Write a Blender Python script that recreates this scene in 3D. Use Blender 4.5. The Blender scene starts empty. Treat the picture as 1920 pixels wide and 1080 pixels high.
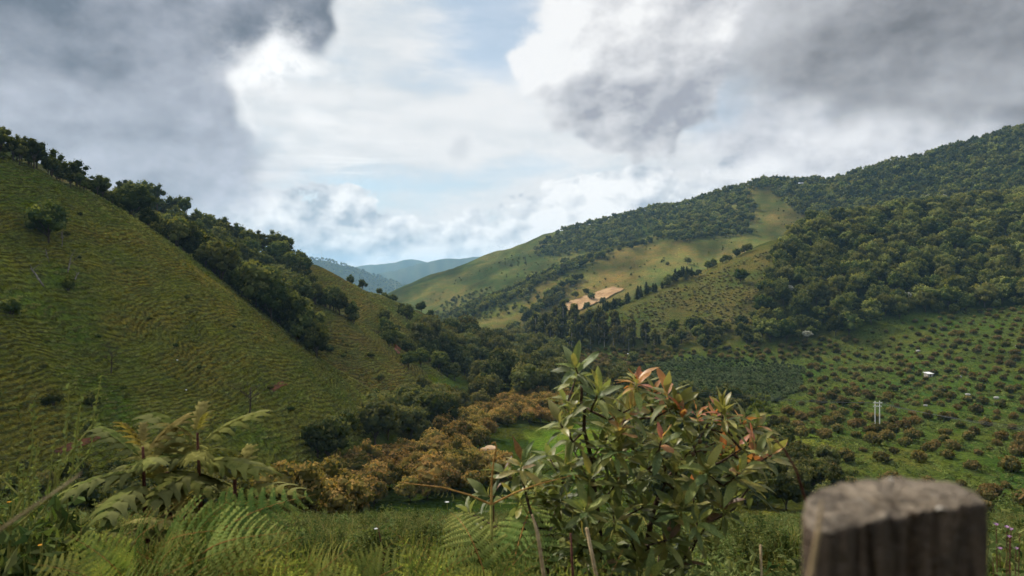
import bpy, bmesh, math, random
import numpy as np
from mathutils import Vector, Matrix, Euler

R = math.radians
random.seed(7)
rng = np.random.default_rng(7)
SC = bpy.context.scene
COL = SC.collection

# ------------------------------------------------------------------ camera
# level camera, 24 mm lens, horizon a little above the middle of the frame
F = 1280.0          # focal length in pixels of a 1920 px wide frame
HY = 520.0          # row of the horizon
cam_d = bpy.data.cameras.new('camera'); cam = bpy.data.objects.new('camera', cam_d); COL.objects.link(cam)
cam_d.sensor_width = 36.0; cam_d.lens = 24.0
cam_d.shift_y = -20.0 / 1920.0
cam_d.clip_start = 0.05; cam_d.clip_end = 60000
cam.location = (0, 0, 0); cam.rotation_euler = (R(90), 0, 0)
cam_d.dof.use_dof = True; cam_d.dof.focus_distance = 8.0; cam_d.dof.aperture_fstop = 4.3
SC.camera = cam

# ------------------------------------------------------------------ render / view
SC.render.engine = 'CYCLES'
SC.view_settings.view_transform = 'Standard'; SC.view_settings.look = 'None'
SC.view_settings.gamma = 1.0; SC.view_settings.exposure = 0.5
SC.view_settings.use_curve_mapping = False
SC.cycles.max_bounces = 6; SC.cycles.diffuse_bounces = 3; SC.cycles.glossy_bounces = 2
SC.cycles.transmission_bounces = 3; SC.cycles.volume_bounces = 1; SC.cycles.transparent_max_bounces = 6
SC.cycles.use_denoising = True
SC.cycles.use_adaptive_sampling = True; SC.cycles.adaptive_threshold = 0.025; SC.cycles.adaptive_min_samples = 12
try: SC.cycles.use_light_tree = False
except Exception: pass

SUN_AZ, SUN_EL = -48.0, 42.0
SUN_DIR = Vector((math.sin(R(SUN_AZ)) * math.cos(R(SUN_EL)), math.cos(R(SUN_AZ)) * math.cos(R(SUN_EL)), math.sin(R(SUN_EL))))

# ------------------------------------------------------------------ node helper
class NT:
    def __init__(s, nt): s.t = nt; s.l = nt.links
    def n(s, typ, **kw):
        x = s.t.nodes.new(typ)
        for k, v in kw.items(): setattr(x, k, v)
        return x
    def put(s, sock, v):
        if hasattr(v, 'is_linked'): s.l.new(v, sock)
        else: sock.default_value = v
    def m(s, op, a, b=0.0, c=0.0, clamp=False):
        x = s.n('ShaderNodeMath', operation=op); x.use_clamp = clamp
        s.put(x.inputs[0], a); s.put(x.inputs[1], b)
        if len(x.inputs) > 2: s.put(x.inputs[2], c)
        return x.outputs[0]
    def vm(s, op, a, b=(0, 0, 0)):
        x = s.n('ShaderNodeVectorMath', operation=op)
        s.put(x.inputs[0], a)
        if op == 'SCALE': s.put(x.inputs['Scale'], b)
        else: s.put(x.inputs[1], b)
        return x.outputs[0]
    def mix(s, f, a, b, blend='MIX'):
        x = s.n('ShaderNodeMix', data_type='RGBA', blend_type=blend)
        s.put(x.inputs[0], f)
        for i, v in ((6, a), (7, b)):
            if isinstance(v, tuple) and len(v) == 3: v = (*v, 1)
            s.put(x.inputs[i], v)
        return x.outputs[2]
    def noise(s, vec, scale, detail=4, rough=0.5, dist=0.0, lac=2.0, typ='FBM', col=False):
        x = s.n('ShaderNodeTexNoise', noise_dimensions='3D'); x.noise_type = typ
        s.put(x.inputs['Vector'], vec); s.put(x.inputs['Scale'], scale); s.put(x.inputs['Detail'], detail)
        s.put(x.inputs['Roughness'], rough); s.put(x.inputs['Lacunarity'], lac); s.put(x.inputs['Distortion'], dist)
        return x.outputs['Color' if col else 'Fac']
    def smooth(s, v, a, b, lo=0.0, hi=1.0):
        x = s.n('ShaderNodeMapRange', interpolation_type='SMOOTHSTEP')
        s.put(x.inputs['Value'], v); s.put(x.inputs['From Min'], a); s.put(x.inputs['From Max'], b)
        s.put(x.inputs['To Min'], lo); s.put(x.inputs['To Max'], hi)
        return x.outputs['Result']
    def lin(s, v, a, b, lo=0.0, hi=1.0):
        x = s.n('ShaderNodeMapRange'); s.put(x.inputs['Value'], v); s.put(x.inputs['From Min'], a); s.put(x.inputs['From Max'], b)
        s.put(x.inputs['To Min'], lo); s.put(x.inputs['To Max'], hi)
        return x.outputs['Result']

# ------------------------------------------------------------------ sky (nishita blue behind procedural cloud layers)
world = bpy.data.worlds.new('World'); SC.world = world; world.use_nodes = True
world.node_tree.nodes.clear()
W = NT(world.node_tree)
def ang(px, py):
    u = (px - 960) / F; v = (HY - py) / F
    return math.atan(u), math.atan(v / math.sqrt(1 + u * u))
def build_sky():
    D = W.n('ShaderNodeTexCoord').outputs['Generated']
    sp = W.n('ShaderNodeSeparateXYZ'); W.l.new(D, sp.inputs[0])
    az = W.m('ARCTAN2', sp.outputs[0], sp.outputs[1]); el = W.m('ARCSINE', sp.outputs[2])
    sky = W.n('ShaderNodeTexSky', sky_type='NISHITA'); sky.sun_disc = False
    sky.sun_elevation = R(SUN_EL); sky.sun_rotation = R(SUN_AZ); sky.altitude = 1500; sky.air_density = 1.0; sky.dust_density = 1.0
    blue = W.mix(1.0, sky.outputs[0], (0.105, 0.125, 0.118), 'MULTIPLY')
    # warped angles so that cloud borders wander
    wn = W.n('ShaderNodeSeparateColor'); W.l.new(W.noise(D, 3.2, 1, 0.55, col=True), wn.inputs[0])
    wn2 = W.n('ShaderNodeSeparateColor'); W.l.new(W.noise(D, 11.0, 2, 0.6, col=True), wn2.inputs[0])
    def wob(base, a, b, amt, amt2):
        return W.m('ADD', base, W.m('ADD', W.m('MULTIPLY', W.m('SUBTRACT', a, 0.5), amt), W.m('MULTIPLY', W.m('SUBTRACT', b, 0.5), amt2)))
    waz = wob(az, wn.outputs[0], wn2.outputs[0], 0.10, 0.07); wel = wob(el, wn.outputs[1], wn2.outputs[1], 0.08, 0.06)
    def blob(px, py, rx, ry, k=1.0):
        a0, e0 = ang(px, py)
        dx = W.m('MULTIPLY_ADD', waz, F / rx, -a0 * F / rx); dy = W.m('MULTIPLY_ADD', wel, F / ry, -e0 * F / ry)
        return W.m('MULTIPLY', W.m('POWER', 0.36788, W.m('MULTIPLY_ADD', dy, dy, W.m('MULTIPLY', dx, dx))), k)
    def total(*b):
        r = b[0]
        for x in b[1:]: r = W.m('ADD', r, x)
        return r
    # cloud relief: puffs, with the same field shifted towards the light for shading
    Dm = W.vm('MULTIPLY', D, (1.0, 1.0, 1.35))
    n0 = W.noise(Dm, 5.0, 7, 0.55); nb = W.noise(Dm, 14.0, 7, 0.62)
    g0, g0s = W.noise(Dm, 5.5, 4, 0.5), W.noise(W.vm('ADD', Dm, (-0.022, 0.004, 0.030)), 5.5, 4, 0.5)
    gb, gbs = W.noise(Dm, 17.0, 4, 0.52), W.noise(W.vm('ADD', Dm, (-0.009, 0.002, 0.014)), 17.0, 4, 0.52)
    soft = W.noise(Dm, 2.6, 2, 0.5, 0.0)
    rel = W.m('MULTIPLY', W.m('SUBTRACT', g0, g0s), 4.2)      # >0: facing the light
    relb = W.m('MULTIPLY', W.m('SUBTRACT', gb, gbs), 3.6)
    nf = W.m('SUBTRACT', n0, 0.5); nbf = W.m('SUBTRACT', nb, 0.5); sf = W.m('SUBTRACT', soft, 0.5)
    mixn = W.m('ADD', nf, W.m('MULTIPLY', nbf, 0.55))
    # 1 high veil: streaky, nearly white, thin blue gaps
    st = W.noise(W.vm('MULTIPLY', D, (1.6, 1.6, 6.0)), 3.0, 6, 0.58, 0.0)
    gap = total(blob(950, 20, 130, 110, 0.60), blob(1030, 330, 150, 36, 0.30), blob(700, 350, 260, 50, 0.25), blob(1345, 180, 60, 60, 0.85), blob(900, 130, 140, 60, 0.28), blob(830, 450, 190, 40, 0.12))
    veil = W.smooth(W.m('SUBTRACT', W.m('ADD', st, W.m('MULTIPLY', mixn, 0.35)), gap), -0.05, 0.46, 0.50, 1.0)
    veilc = W.mix(W.smooth(W.m('ADD', st, W.m('MULTIPLY', nf, 0.3)), 0.34, 0.68), (0.66, 0.70, 0.725), (0.83, 0.835, 0.835))
    c = W.mix(veil, blue, veilc)
    stk = W.smooth(W.noise(W.vm('MULTIPLY', D, (1.5, 1.5, 20.0)), 3.0, 4, 0.55, 0.0), 0.52, 0.70)
    c = W.mix(W.m('MULTIPLY', stk, blob(650, 310, 230, 70, 0.8)), c, (0.95, 0.95, 0.94))
    # 2 cumulus bank along the horizon
    top = W.m('ADD', 0.082, W.m('MULTIPLY', W.m('POWER', W.m('ABSOLUTE', az), 2.0), 0.16))
    top = W.m('ADD', top, total(blob(1180, 360, 150, 80, 0.07), blob(600, 380, 150, 60, 0.05), blob(1450, 290, 220, 90, 0.07), blob(840, 430, 60, 40, -0.02)))
    fieldb = W.m('SUBTRACT', top, W.m('ABSOLUTE', el))
    mb = W.smooth(W.m('ADD', fieldb, W.m('ADD', W.m('MULTIPLY', nbf, 0.20), W.m('MULTIPLY', nf, 0.14))), -0.006, 0.008)
    bshade = W.m('ADD', W.m('ADD', W.m('MULTIPLY', relb, 0.95), W.m('MULTIPLY', rel, 1.0)), W.m('ADD', 0.72, W.m('ADD', W.m('MULTIPLY', nbf, -0.3), W.m('MULTIPLY', fieldb, -1.4))), clamp=True)
    c = W.mix(W.m('MULTIPLY', mb, 0.95), c, W.mix(bshade, (0.42, 0.485, 0.555), (0.96, 0.96, 0.95)))
    # 3 grey layer on the right, paler towards the ridge
    pale = W.smooth(W.m('ADD', total(blob(1640, 250, 340, 110, 1.0), blob(1950, 220, 260, 120, 0.7)), W.m('ADD', W.m('MULTIPLY', mixn, 1.0), W.m('MULTIPLY', sf, 0.5))), 0.10, 0.8)
    c = W.mix(W.m('MULTIPLY', pale, 0.85), c, W.mix(W.m('ADD', W.m('ADD', 0.52, W.m('ADD', rel, W.m('MULTIPLY', relb, 0.4))), W.m('MULTIPLY', nf, 1.5), clamp=True), (0.44, 0.46, 0.515), (0.84, 0.845, 0.86)))
    mr = total(blob(1680, 60, 230, 85, 1.15), blob(1960, 70, 330, 100, 1.15), blob(1440, 20, 130, 80, 0.6), blob(2300, 60, 300, 160, 0.9))
    mr = W.smooth(W.m('ADD', mr, W.m('ADD', W.m('MULTIPLY', mixn, 0.7), W.m('MULTIPLY', sf, 0.4))), 0.12, 0.82)
    rsh = W.m('ADD', W.m('ADD', 0.42, W.m('ADD', W.m('MULTIPLY', rel, 0.3), W.m('MULTIPLY', relb, 0.15))), W.m('ADD', W.m('ADD', W.m('MULTIPLY', sf, 0.7), W.m('MULTIPLY', mixn, 0.6)), total(blob(1920, 20, 330, 110, -0.20), blob(1400, 20, 150, 130, 0.45))), clamp=True)
    c = W.mix(W.m('MULTIPLY', mr, 0.95), c, W.mix(rsh, (0.15, 0.157, 0.175), (0.62, 0.63, 0.655)))
    # 4 big cumulus right of the middle, lit on its left, grey below
    mc = total(blob(1160, 20, 105, 95, 1.0), blob(1005, 135, 56, 46, 0.85), blob(1110, 130, 110, 70, 0.8), blob(1190, 195, 105, 58, 0.95), blob(1150, 258, 95, 34, 0.7), blob(1070, 215, 70, 45, 0.6), blob(1270, 205, 75, 42, 0.6), blob(1265, 120, 100, 90, 0.75), blob(1300, 20, 120, 80, 0.6))
    mcf = W.m('ADD', mc, W.m('ADD', W.m('MULTIPLY', nf, 0.8), W.m('MULTIPLY', nbf, 0.75)))
    mcm = W.smooth(mcf, 0.34, 0.66)
    csh = total(W.m('MULTIPLY', rel, 0.6), W.m('MULTIPLY', relb, 0.4), blob(990, 110, 90, 110, 0.50), blob(1090, 30, 130, 100, 0.42), blob(1225, 225, 130, 90, -0.42), blob(1290, 110, 110, 80, -0.12), blob(1200, 70, 120, 60, 0.15))
    csh = W.m('ADD', W.m('ADD', csh, 0.50), W.m('MULTIPLY', nbf, 0.4), clamp=True)
    c = W.mix(W.m('MULTIPLY', mcm, 0.97), c, W.mix(csh, (0.36, 0.375, 0.42), (0.90, 0.90, 0.895)))
    # small dark wisp in the veil
    ws = W.smooth(W.m('ADD', blob(850, 275, 30, 40, 1.0), W.m('MULTIPLY', nbf, 1.4)), 0.3, 1.1)
    c = W.mix(W.m('MULTIPLY', ws, 0.35), c, (0.44, 0.48, 0.53))
    # 5 dark mass on the left, with a burning edge where the sun stands behind it
    ml = total(blob(110, 110, 300, 210, 1.2), blob(300, 270, 140, 110, 0.65), blob(-300, 100, 400, 260, 1.0), blob(400, -20, 150, 75, 0.95), blob(575, 30, 36, 70, 0.85), blob(505, 150, 70, 90, -0.75))
    mlf = W.m('ADD', ml, W.m('ADD', W.m('MULTIPLY', nf, 0.85), W.m('MULTIPLY', nbf, 0.6)))
    mlm = W.smooth(mlf, 0.15, 0.68)
    lsh = total(W.m('MULTIPLY', rel, 0.45), W.m('MULTIPLY', relb, 0.2), W.m('MULTIPLY', sf, 0.7), blob(150, 60, 170, 110, -0.20), blob(440, 0, 90, 55, -0.26), blob(50, 310, 230, 130, 0.26), blob(400, 330, 150, 150, 0.32))
    lsh = W.m('ADD', W.m('ADD', lsh, 0.44), W.m('ADD', W.m('MULTIPLY', nf, 1.1), W.m('MULTIPLY', nbf, 0.4)), clamp=True)
    c = W.mix(W.m('MULTIPLY', mlm, 0.96), c, W.mix(lsh, (0.14, 0.17, 0.215), (0.50, 0.53, 0.60)))
    glow = W.m('MULTIPLY', blob(515, 120, 66, 58, 1.0), W.smooth(nb, 0.38, 0.68))
    c = W.mix(W.m('MULTIPLY', glow, 0.9), c, (1.22, 1.21, 1.19))
    rim = W.m('MULTIPLY', W.m('MULTIPLY', W.smooth(mlf, 0.02, 0.22), W.smooth(mlf, 0.50, 0.25)), blob(500, 170, 130, 170, 0.9))
    c = W.mix(W.m('MULTIPLY', rim, W.smooth(nb, 0.33, 0.62)), c, (0.98, 0.98, 0.97))
    c = W.mix(1.0, c, (0.76, 0.76, 0.765), 'MULTIPLY')
    bg = W.n('ShaderNodeBackground'); W.l.new(c, bg.inputs[0]); bg.inputs[1].default_value = 1.0
    o = W.n('ShaderNodeOutputWorld'); W.l.new(bg.outputs[0], o.inputs[0])
build_sky()
world.cycles.sampling_method = 'NONE'

sun_d = bpy.data.lights.new('sun', 'SUN'); sun = bpy.data.objects.new('sun', sun_d); COL.objects.link(sun)
sun_d.energy = 5.0; sun_d.angle = R(0.8); sun_d.color = (1.0, 0.91, 0.76)
sun.rotation_euler = (-SUN_DIR).to_track_quat('-Z', 'Y').to_euler()

# ------------------------------------------------------------------ numpy noise
def _hash(ix, iy, seed):
    h = (ix.astype(np.int64) * 374761393 + iy.astype(np.int64) * 668265263 + seed * 1442695041) & 0xffffffff
    h = ((h ^ (h >> 13)) * 1274126177) & 0xffffffff
    return ((h ^ (h >> 16)) & 0xffff) / 65535.0
def vnoise(x, y, seed=0):
    ix, iy = np.floor(x), np.floor(y); fx, fy = x - ix, y - iy
    fx = fx * fx * fx * (fx * (fx * 6 - 15) + 10); fy = fy * fy * fy * (fy * (fy * 6 - 15) + 10)
    a, b, c, d = _hash(ix, iy, seed), _hash(ix + 1, iy, seed), _hash(ix, iy + 1, seed), _hash(ix + 1, iy + 1, seed)
    return (a + (b - a) * fx) * (1 - fy) + (c + (d - c) * fx) * fy - 0.5
def fbm(x, y, octv=4, seed=0):
    r = 0; a = 1.0; s = 1.0
    for k in range(octv):
        r = r + a * vnoise(x * s + 17.3 * k, y * s - 9.1 * k, seed + k); a *= 0.5; s *= 2.03
    return r

# ------------------------------------------------------------------ terrain height field
def P(px, py, D): return ((px - 960) / F * D, D, (HY - py) / F * D)
RIDGES = [   # points along the crest, slope of the two flanks (left of / right of the walking direction), rounding radius, blend
    # left pasture spur
    ([P(-1500, -700, 90), P(-500, 60, 125), P(-150, 225, 142), P(0, 305, 150), P(110, 345, 160), P(180, 392, 166), P(262, 478, 173), P(345, 556, 180), P(443, 630, 188), P(522, 697, 195), P(605, 747, 200), P(672, 784, 204)], 0.75, 0.88, 9, 2),
    # second left spur (skyline)
    ([P(-900, -100, 260), P(-300, 120, 280), P(0, 290, 292), P(100, 328, 295), P(230, 378, 300), P(400, 452, 315), P(560, 496, 330), P(690, 546, 360), P(770, 582, 390), P(850, 622, 420), P(890, 656, 440)], 0.6, 0.62, 10, 3),
    # little spur in front of it
    ([P(330, 470, 285), P(430, 535, 260), P(480, 556, 247), P(560, 570, 250), P(600, 596, 252), P(660, 648, 255), P(740, 690, 258), P(840, 736, 262)], 0.6, 0.66, 7, 3),
    # forested hill on the right and the scrub spur running down from it
    ([P(2700, 250, 800), P(2200, 330, 700), P(1900, 376, 640), P(1700, 400, 600), P(1540, 432, 565), P(1480, 448, 556), P(1420, 474, 545), P(1300, 520, 525), P(1180, 576, 505), P(1080, 622, 490)], 0.44, 0.5, 16, 6),
    # sunlit spur behind
    ([P(1430, 352, 1000), P(1330, 410, 930), P(1200, 458, 870), P(1100, 498, 820), P(1000, 546, 760), P(930, 590, 720), P(880, 616, 700)], 0.36, 0.42, 22, 8),
    # skyline spur, falling to the left
    ([P(1430, 348, 1050), P(1250, 386, 1150), P(1060, 434, 1200), P(960, 470, 1230), P(880, 507, 1260), P(800, 543, 1290), P(740, 572, 1310)], 0.4, 0.5, 25, 8),
    # high forest mountain
    ([P(1430, 350, 1050), P(1490, 347, 1040), P(1560, 346, 1010), P(1700, 304, 970), P(1920, 236, 950), P(2200, 245, 950), P(3000, 330, 950)], 0.40, 0.5, 26, 10),
    ([P(2020, 272, 880), P(1880, 335, 800), P(1760, 395, 750), P(1640, 440, 710)], 0.42, 0.42, 18, 8),
    # blue hill with the mast
    ([P(380, 455, 3500), P(480, 470, 3600), P(570, 487, 3600), P(600, 486, 3620), P(640, 498, 3650), P(700, 519, 3700), P(770, 549, 3800), P(840, 590, 3900)], 0.35, 0.42, 40, 14),
    # far ranges
    ([P(380, 540, 6200), P(640, 506, 6500), P(700, 497, 6700), P(770, 492, 6900), P(800, 497, 6900), P(900, 540, 7000)], 0.3, 0.3, 120, 30),
    ([P(640, 560, 5200), P(730, 523, 5400), P(800, 492, 5500), P(845, 483, 5600), P(900, 485, 5700), P(1000, 478, 5900), P(1300, 476, 6200)], 0.3, 0.3, 110, 30),
]
def smax(a, b, k):
    h = np.clip(0.5 + 0.5 * (a - b) / k, 0, 1)
    return b + (a - b) * h + k * h * (1 - h)
VY = [0, 150, 200, 350, 470, 550, 800, 1300, 2600, 8000, 20000]
VZ = [-38, -39, -42, -50, -51, -56, -68, -95, -170, -330, -330]
def H0(x, y):
    x = np.asarray(x, float); y = np.asarray(y, float)
    near = -1.5 - 0.12 * y - 0.232 * np.logaddexp(0.0, np.clip(y - 4.5, -60, 1e9)) - 0.0012 * np.clip(np.abs(x) - 15, 0, 200) ** 1.5
    near = np.where(y < 0, -1.5 - 0.003 - 0.12 * y, near)
    fl = np.interp(y, VY, VZ)
    # orchard slope rising to the right
    fl = smax(fl, -57 + 0.25 * (x - 139) - 0.00012 * np.clip(x - 139, 0, 1e9) ** 2 + 0.010 * (y - 260) - 0.0005 * np.clip(y - 420, 0, 1e9) ** 1.6, 12.0)
    h = smax(near, fl, 6.0)
    for pts, sl, sr, rr, kb in RIDGES:
        best = None
        for a, b in zip(pts[:-1], pts[1:]):
            dx, dy = b[0] - a[0], b[1] - a[1]; L2 = dx * dx + dy * dy
            t = np.clip(((x - a[0]) * dx + (y - a[1]) * dy) / L2, 0, 1)
            qx, qy = x - a[0] - t * dx, y - a[1] - t * dy
            d = np.sqrt(qx * qx + qy * qy)
            side = dx * qy - dy * qx
            s = np.where(side > 0, sl, sr)
            hh = a[2] + t * (b[2] - a[2]) - s * (np.sqrt(d * d + rr * rr) - rr)
            best = hh if best is None else np.maximum(best, hh)
        h = smax(best, h, kb)
    return h
def H(x, y):
    x = np.asarray(x, float); y = np.asarray(y, float)
    r = np.hypot(x, y)
    h = H0(x, y)
    a = np.clip((r - 30) / 120, 0, 1)
    h = h + a * (2.4 * fbm(x / 55, y / 55, 3, 3) + 1.5 * fbm(x / 21, y / 21, 3, 7) + 0.7 * fbm(x / 11, y / 11, 2, 9)) + np.clip((r - 500) / 800, 0, 1) * 13 * fbm(x / 210, y / 210, 4, 5) + np.clip((r - 560) / 200, 0, 1) * 7.0 * (0.28 - np.abs(fbm(x / 95, y / 95, 2, 71)))
    h = h + np.clip((r - 4200) / 1000, 0, 1) * 50 * fbm(x / 900, y / 900, 5, 21) + np.clip((r - 2400) / 600, 0, 1) * 10 * fbm(x / 260, y / 260, 4, 22)
    h = h + np.clip(r / 10, 0, 1) * 0.22 * fbm(x / 2.2, y / 2.2, 3, 12)
    return h
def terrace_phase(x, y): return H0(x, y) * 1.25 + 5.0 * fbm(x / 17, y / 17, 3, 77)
def proj(x, y, z): return 960 + F * x / y, HY - F * z / y
_DS = np.exp(np.linspace(math.log(1.5), math.log(9000), 900))
def hit(px, py, dmin=1.5):
    """terrain point seen at a pixel, walking out along the ray"""
    x, y, z = (px - 960) / F * _DS, _DS, (HY - py) / F * _DS
    below = (H(x, y) > z) & (_DS >= dmin)
    i = int(np.argmax(below))
    if not below[i]: return None
    lo, hi = _DS[max(i - 1, 0)], _DS[i]
    for _ in range(12):
        md = 0.5 * (lo + hi)
        if H(np.array([(px - 960) / F * md]), np.array([md]))[0] > (HY - py) / F * md: hi = md
        else: lo = md
    return Vector(((px - 960) / F * hi, hi, float(H(np.array([(px - 960) / F * hi]), np.array([hi]))[0])))

def inpoly(px, py, poly):
    px = np.asarray(px); py = np.asarray(py); r = np.zeros(px.shape, bool)
    n = len(poly); j = n - 1
    for i in range(n):
        xi, yi = poly[i]; xj, yj = poly[j]
        c = ((yi > py) != (yj > py)) & (px < (xj - xi) * (py - yi) / ((yj - yi) or 1e-9) + xi)
        r ^= c; j = i
    return r

# land cover, named by where it lies: outline seen in the photograph + range of distances
COVER = [
    ('meadow',   [(985, 812), (1060, 800), (1180, 812), (1210, 880), (1080, 895), (1005, 850)], 90, 260, (0.135, 0.185, 0.036)),
    ('meadow',   [(790, 700), (850, 704), (895, 728), (865, 742), (815, 730)], 150, 330, (0.115, 0.150, 0.034)),
    ('meadow',   [(755, 888), (800, 868), (825, 885), (775, 900)], 90, 200, (0.115, 0.140, 0.040)),
    ('meadow',   [(1400, 985), (1440, 955), (1520, 1020), (1540, 1090), (1420, 1090)], 15, 140, (0.120, 0.150, 0.036)),
    ('track',    [(1400, 800), (1440, 775), (1500, 790), (1580, 830), (1560, 850), (1470, 815)], 130, 260, (0.150, 0.185, 0.040)),
    ('pasture',  [(-900, -600), (0, 270), (110, 310), (250, 385), (460, 555), (590, 660), (760, 776), (590, 870), (300, 960), (-900, 1100)], 60, 215, (0.150, 0.158, 0.042)),
    ('pasture2', [(-100, 250), (230, 372), (560, 490), (690, 540), (890, 640), (880, 740), (700, 800), (300, 560)], 215, 460, (0.140, 0.132, 0.046)),
    ('orchard',  [(1060, 660), (1500, 640), (1700, 590), (2600, 540), (2600, 1200), (1500, 900), (1380, 790), (1200, 690)], 120, 520, (0.088, 0.112, 0.032)),
    ('scrub',    [(1130, 600), (1250, 530), (1440, 460), (1500, 520), (1450, 600), (1300, 650), (1150, 640)], 380, 640, (0.115, 0.115, 0.044)),
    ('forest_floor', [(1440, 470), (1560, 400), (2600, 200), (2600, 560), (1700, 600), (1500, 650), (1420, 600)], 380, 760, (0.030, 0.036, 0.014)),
    ('sunlit',   [(860, 620), (1000, 535), (1120, 480), (1240, 440), (1400, 345), (1480, 350), (1520, 420), (1420, 470), (1240, 540), (1050, 610)], 600, 1080, (0.158, 0.142, 0.058)),
    ('far_spur', [(740, 580), (900, 480), (1100, 410), (1420, 330), (1300, 420), (1000, 560), (860, 620)], 860, 1500, (0.115, 0.120, 0.045)),
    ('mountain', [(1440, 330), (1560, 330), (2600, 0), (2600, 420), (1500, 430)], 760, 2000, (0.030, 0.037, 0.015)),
    ('valley',   [(840, 640), (1060, 640), (1420, 790), (1500, 1000), (500, 1000), (560, 860), (880, 740)], 60, 620, (0.055, 0.068, 0.020)),
    ('bluehill', [(300, 400), (900, 400), (900, 640), (300, 640)], 2000, 4600, (0.075, 0.085, 0.045)),
    ('range',    [(0, 300), (1500, 300), (1500, 700), (0, 700)], 4600, 20000, (0.07, 0.08, 0.05)),
]
def cover_index(x, y, z):
    px, py = proj(x, np.maximum(y, 0.3), z)
    wv = np.clip(3.0 * F / np.maximum(y, 20.0), 4, 40)
    px = px + wv * 1.6 * fbm(x / 9, y / 9, 3, 61); py = py + wv * 0.8 * fbm(x / 9, y / 9, 3, 63)
    r = np.full(x.shape, -1, int)
    for i, (nm, poly, d0, d1, c) in enumerate(COVER):
        k = (y >= d0) & (y < d1) & inpoly(px, py, poly) & (r < 0)
        r[k] = i
    return r

def new_mesh(name, V, faces, mats=(), smooth=True, fmat=None):
    me = bpy.data.meshes.new(name)
    V = np.asarray(V, np.float32)
    if isinstance(faces, np.ndarray):
        nf, k = faces.shape
        me.vertices.add(len(V)); me.vertices.foreach_set('co', V.ravel())
        me.loops.add(nf * k); me.loops.foreach_set('vertex_index', faces.ravel().astype(np.int32))
        me.polygons.add(nf); me.polygons.foreach_set('loop_start', np.arange(0, nf * k, k, dtype=np.int32))
        me.update(calc_edges=True)
    else:
        me.from_pydata(V.tolist(), [], faces); me.update()
    for m in mats: me.materials.append(m)
    if smooth: me.polygons.foreach_set('use_smooth', np.ones(len(me.polygons), bool))
    if fmat is not None: me.polygons.foreach_set('material_index', np.asarray(fmat, np.int32))
    return me
def obj(name, me, parent=None, loc=None, rot=None, scale=None, **props):
    o = bpy.data.objects.new(name, me); COL.objects.link(o)
    if parent is not None: o.parent = parent
    if loc is not None: o.location = loc
    if rot is not None: o.rotation_euler = rot
    if scale is not None: o.scale = scale if hasattr(scale, '__len__') else (scale,) * 3
    for k, v in props.items(): o[k] = v
    return o

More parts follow.
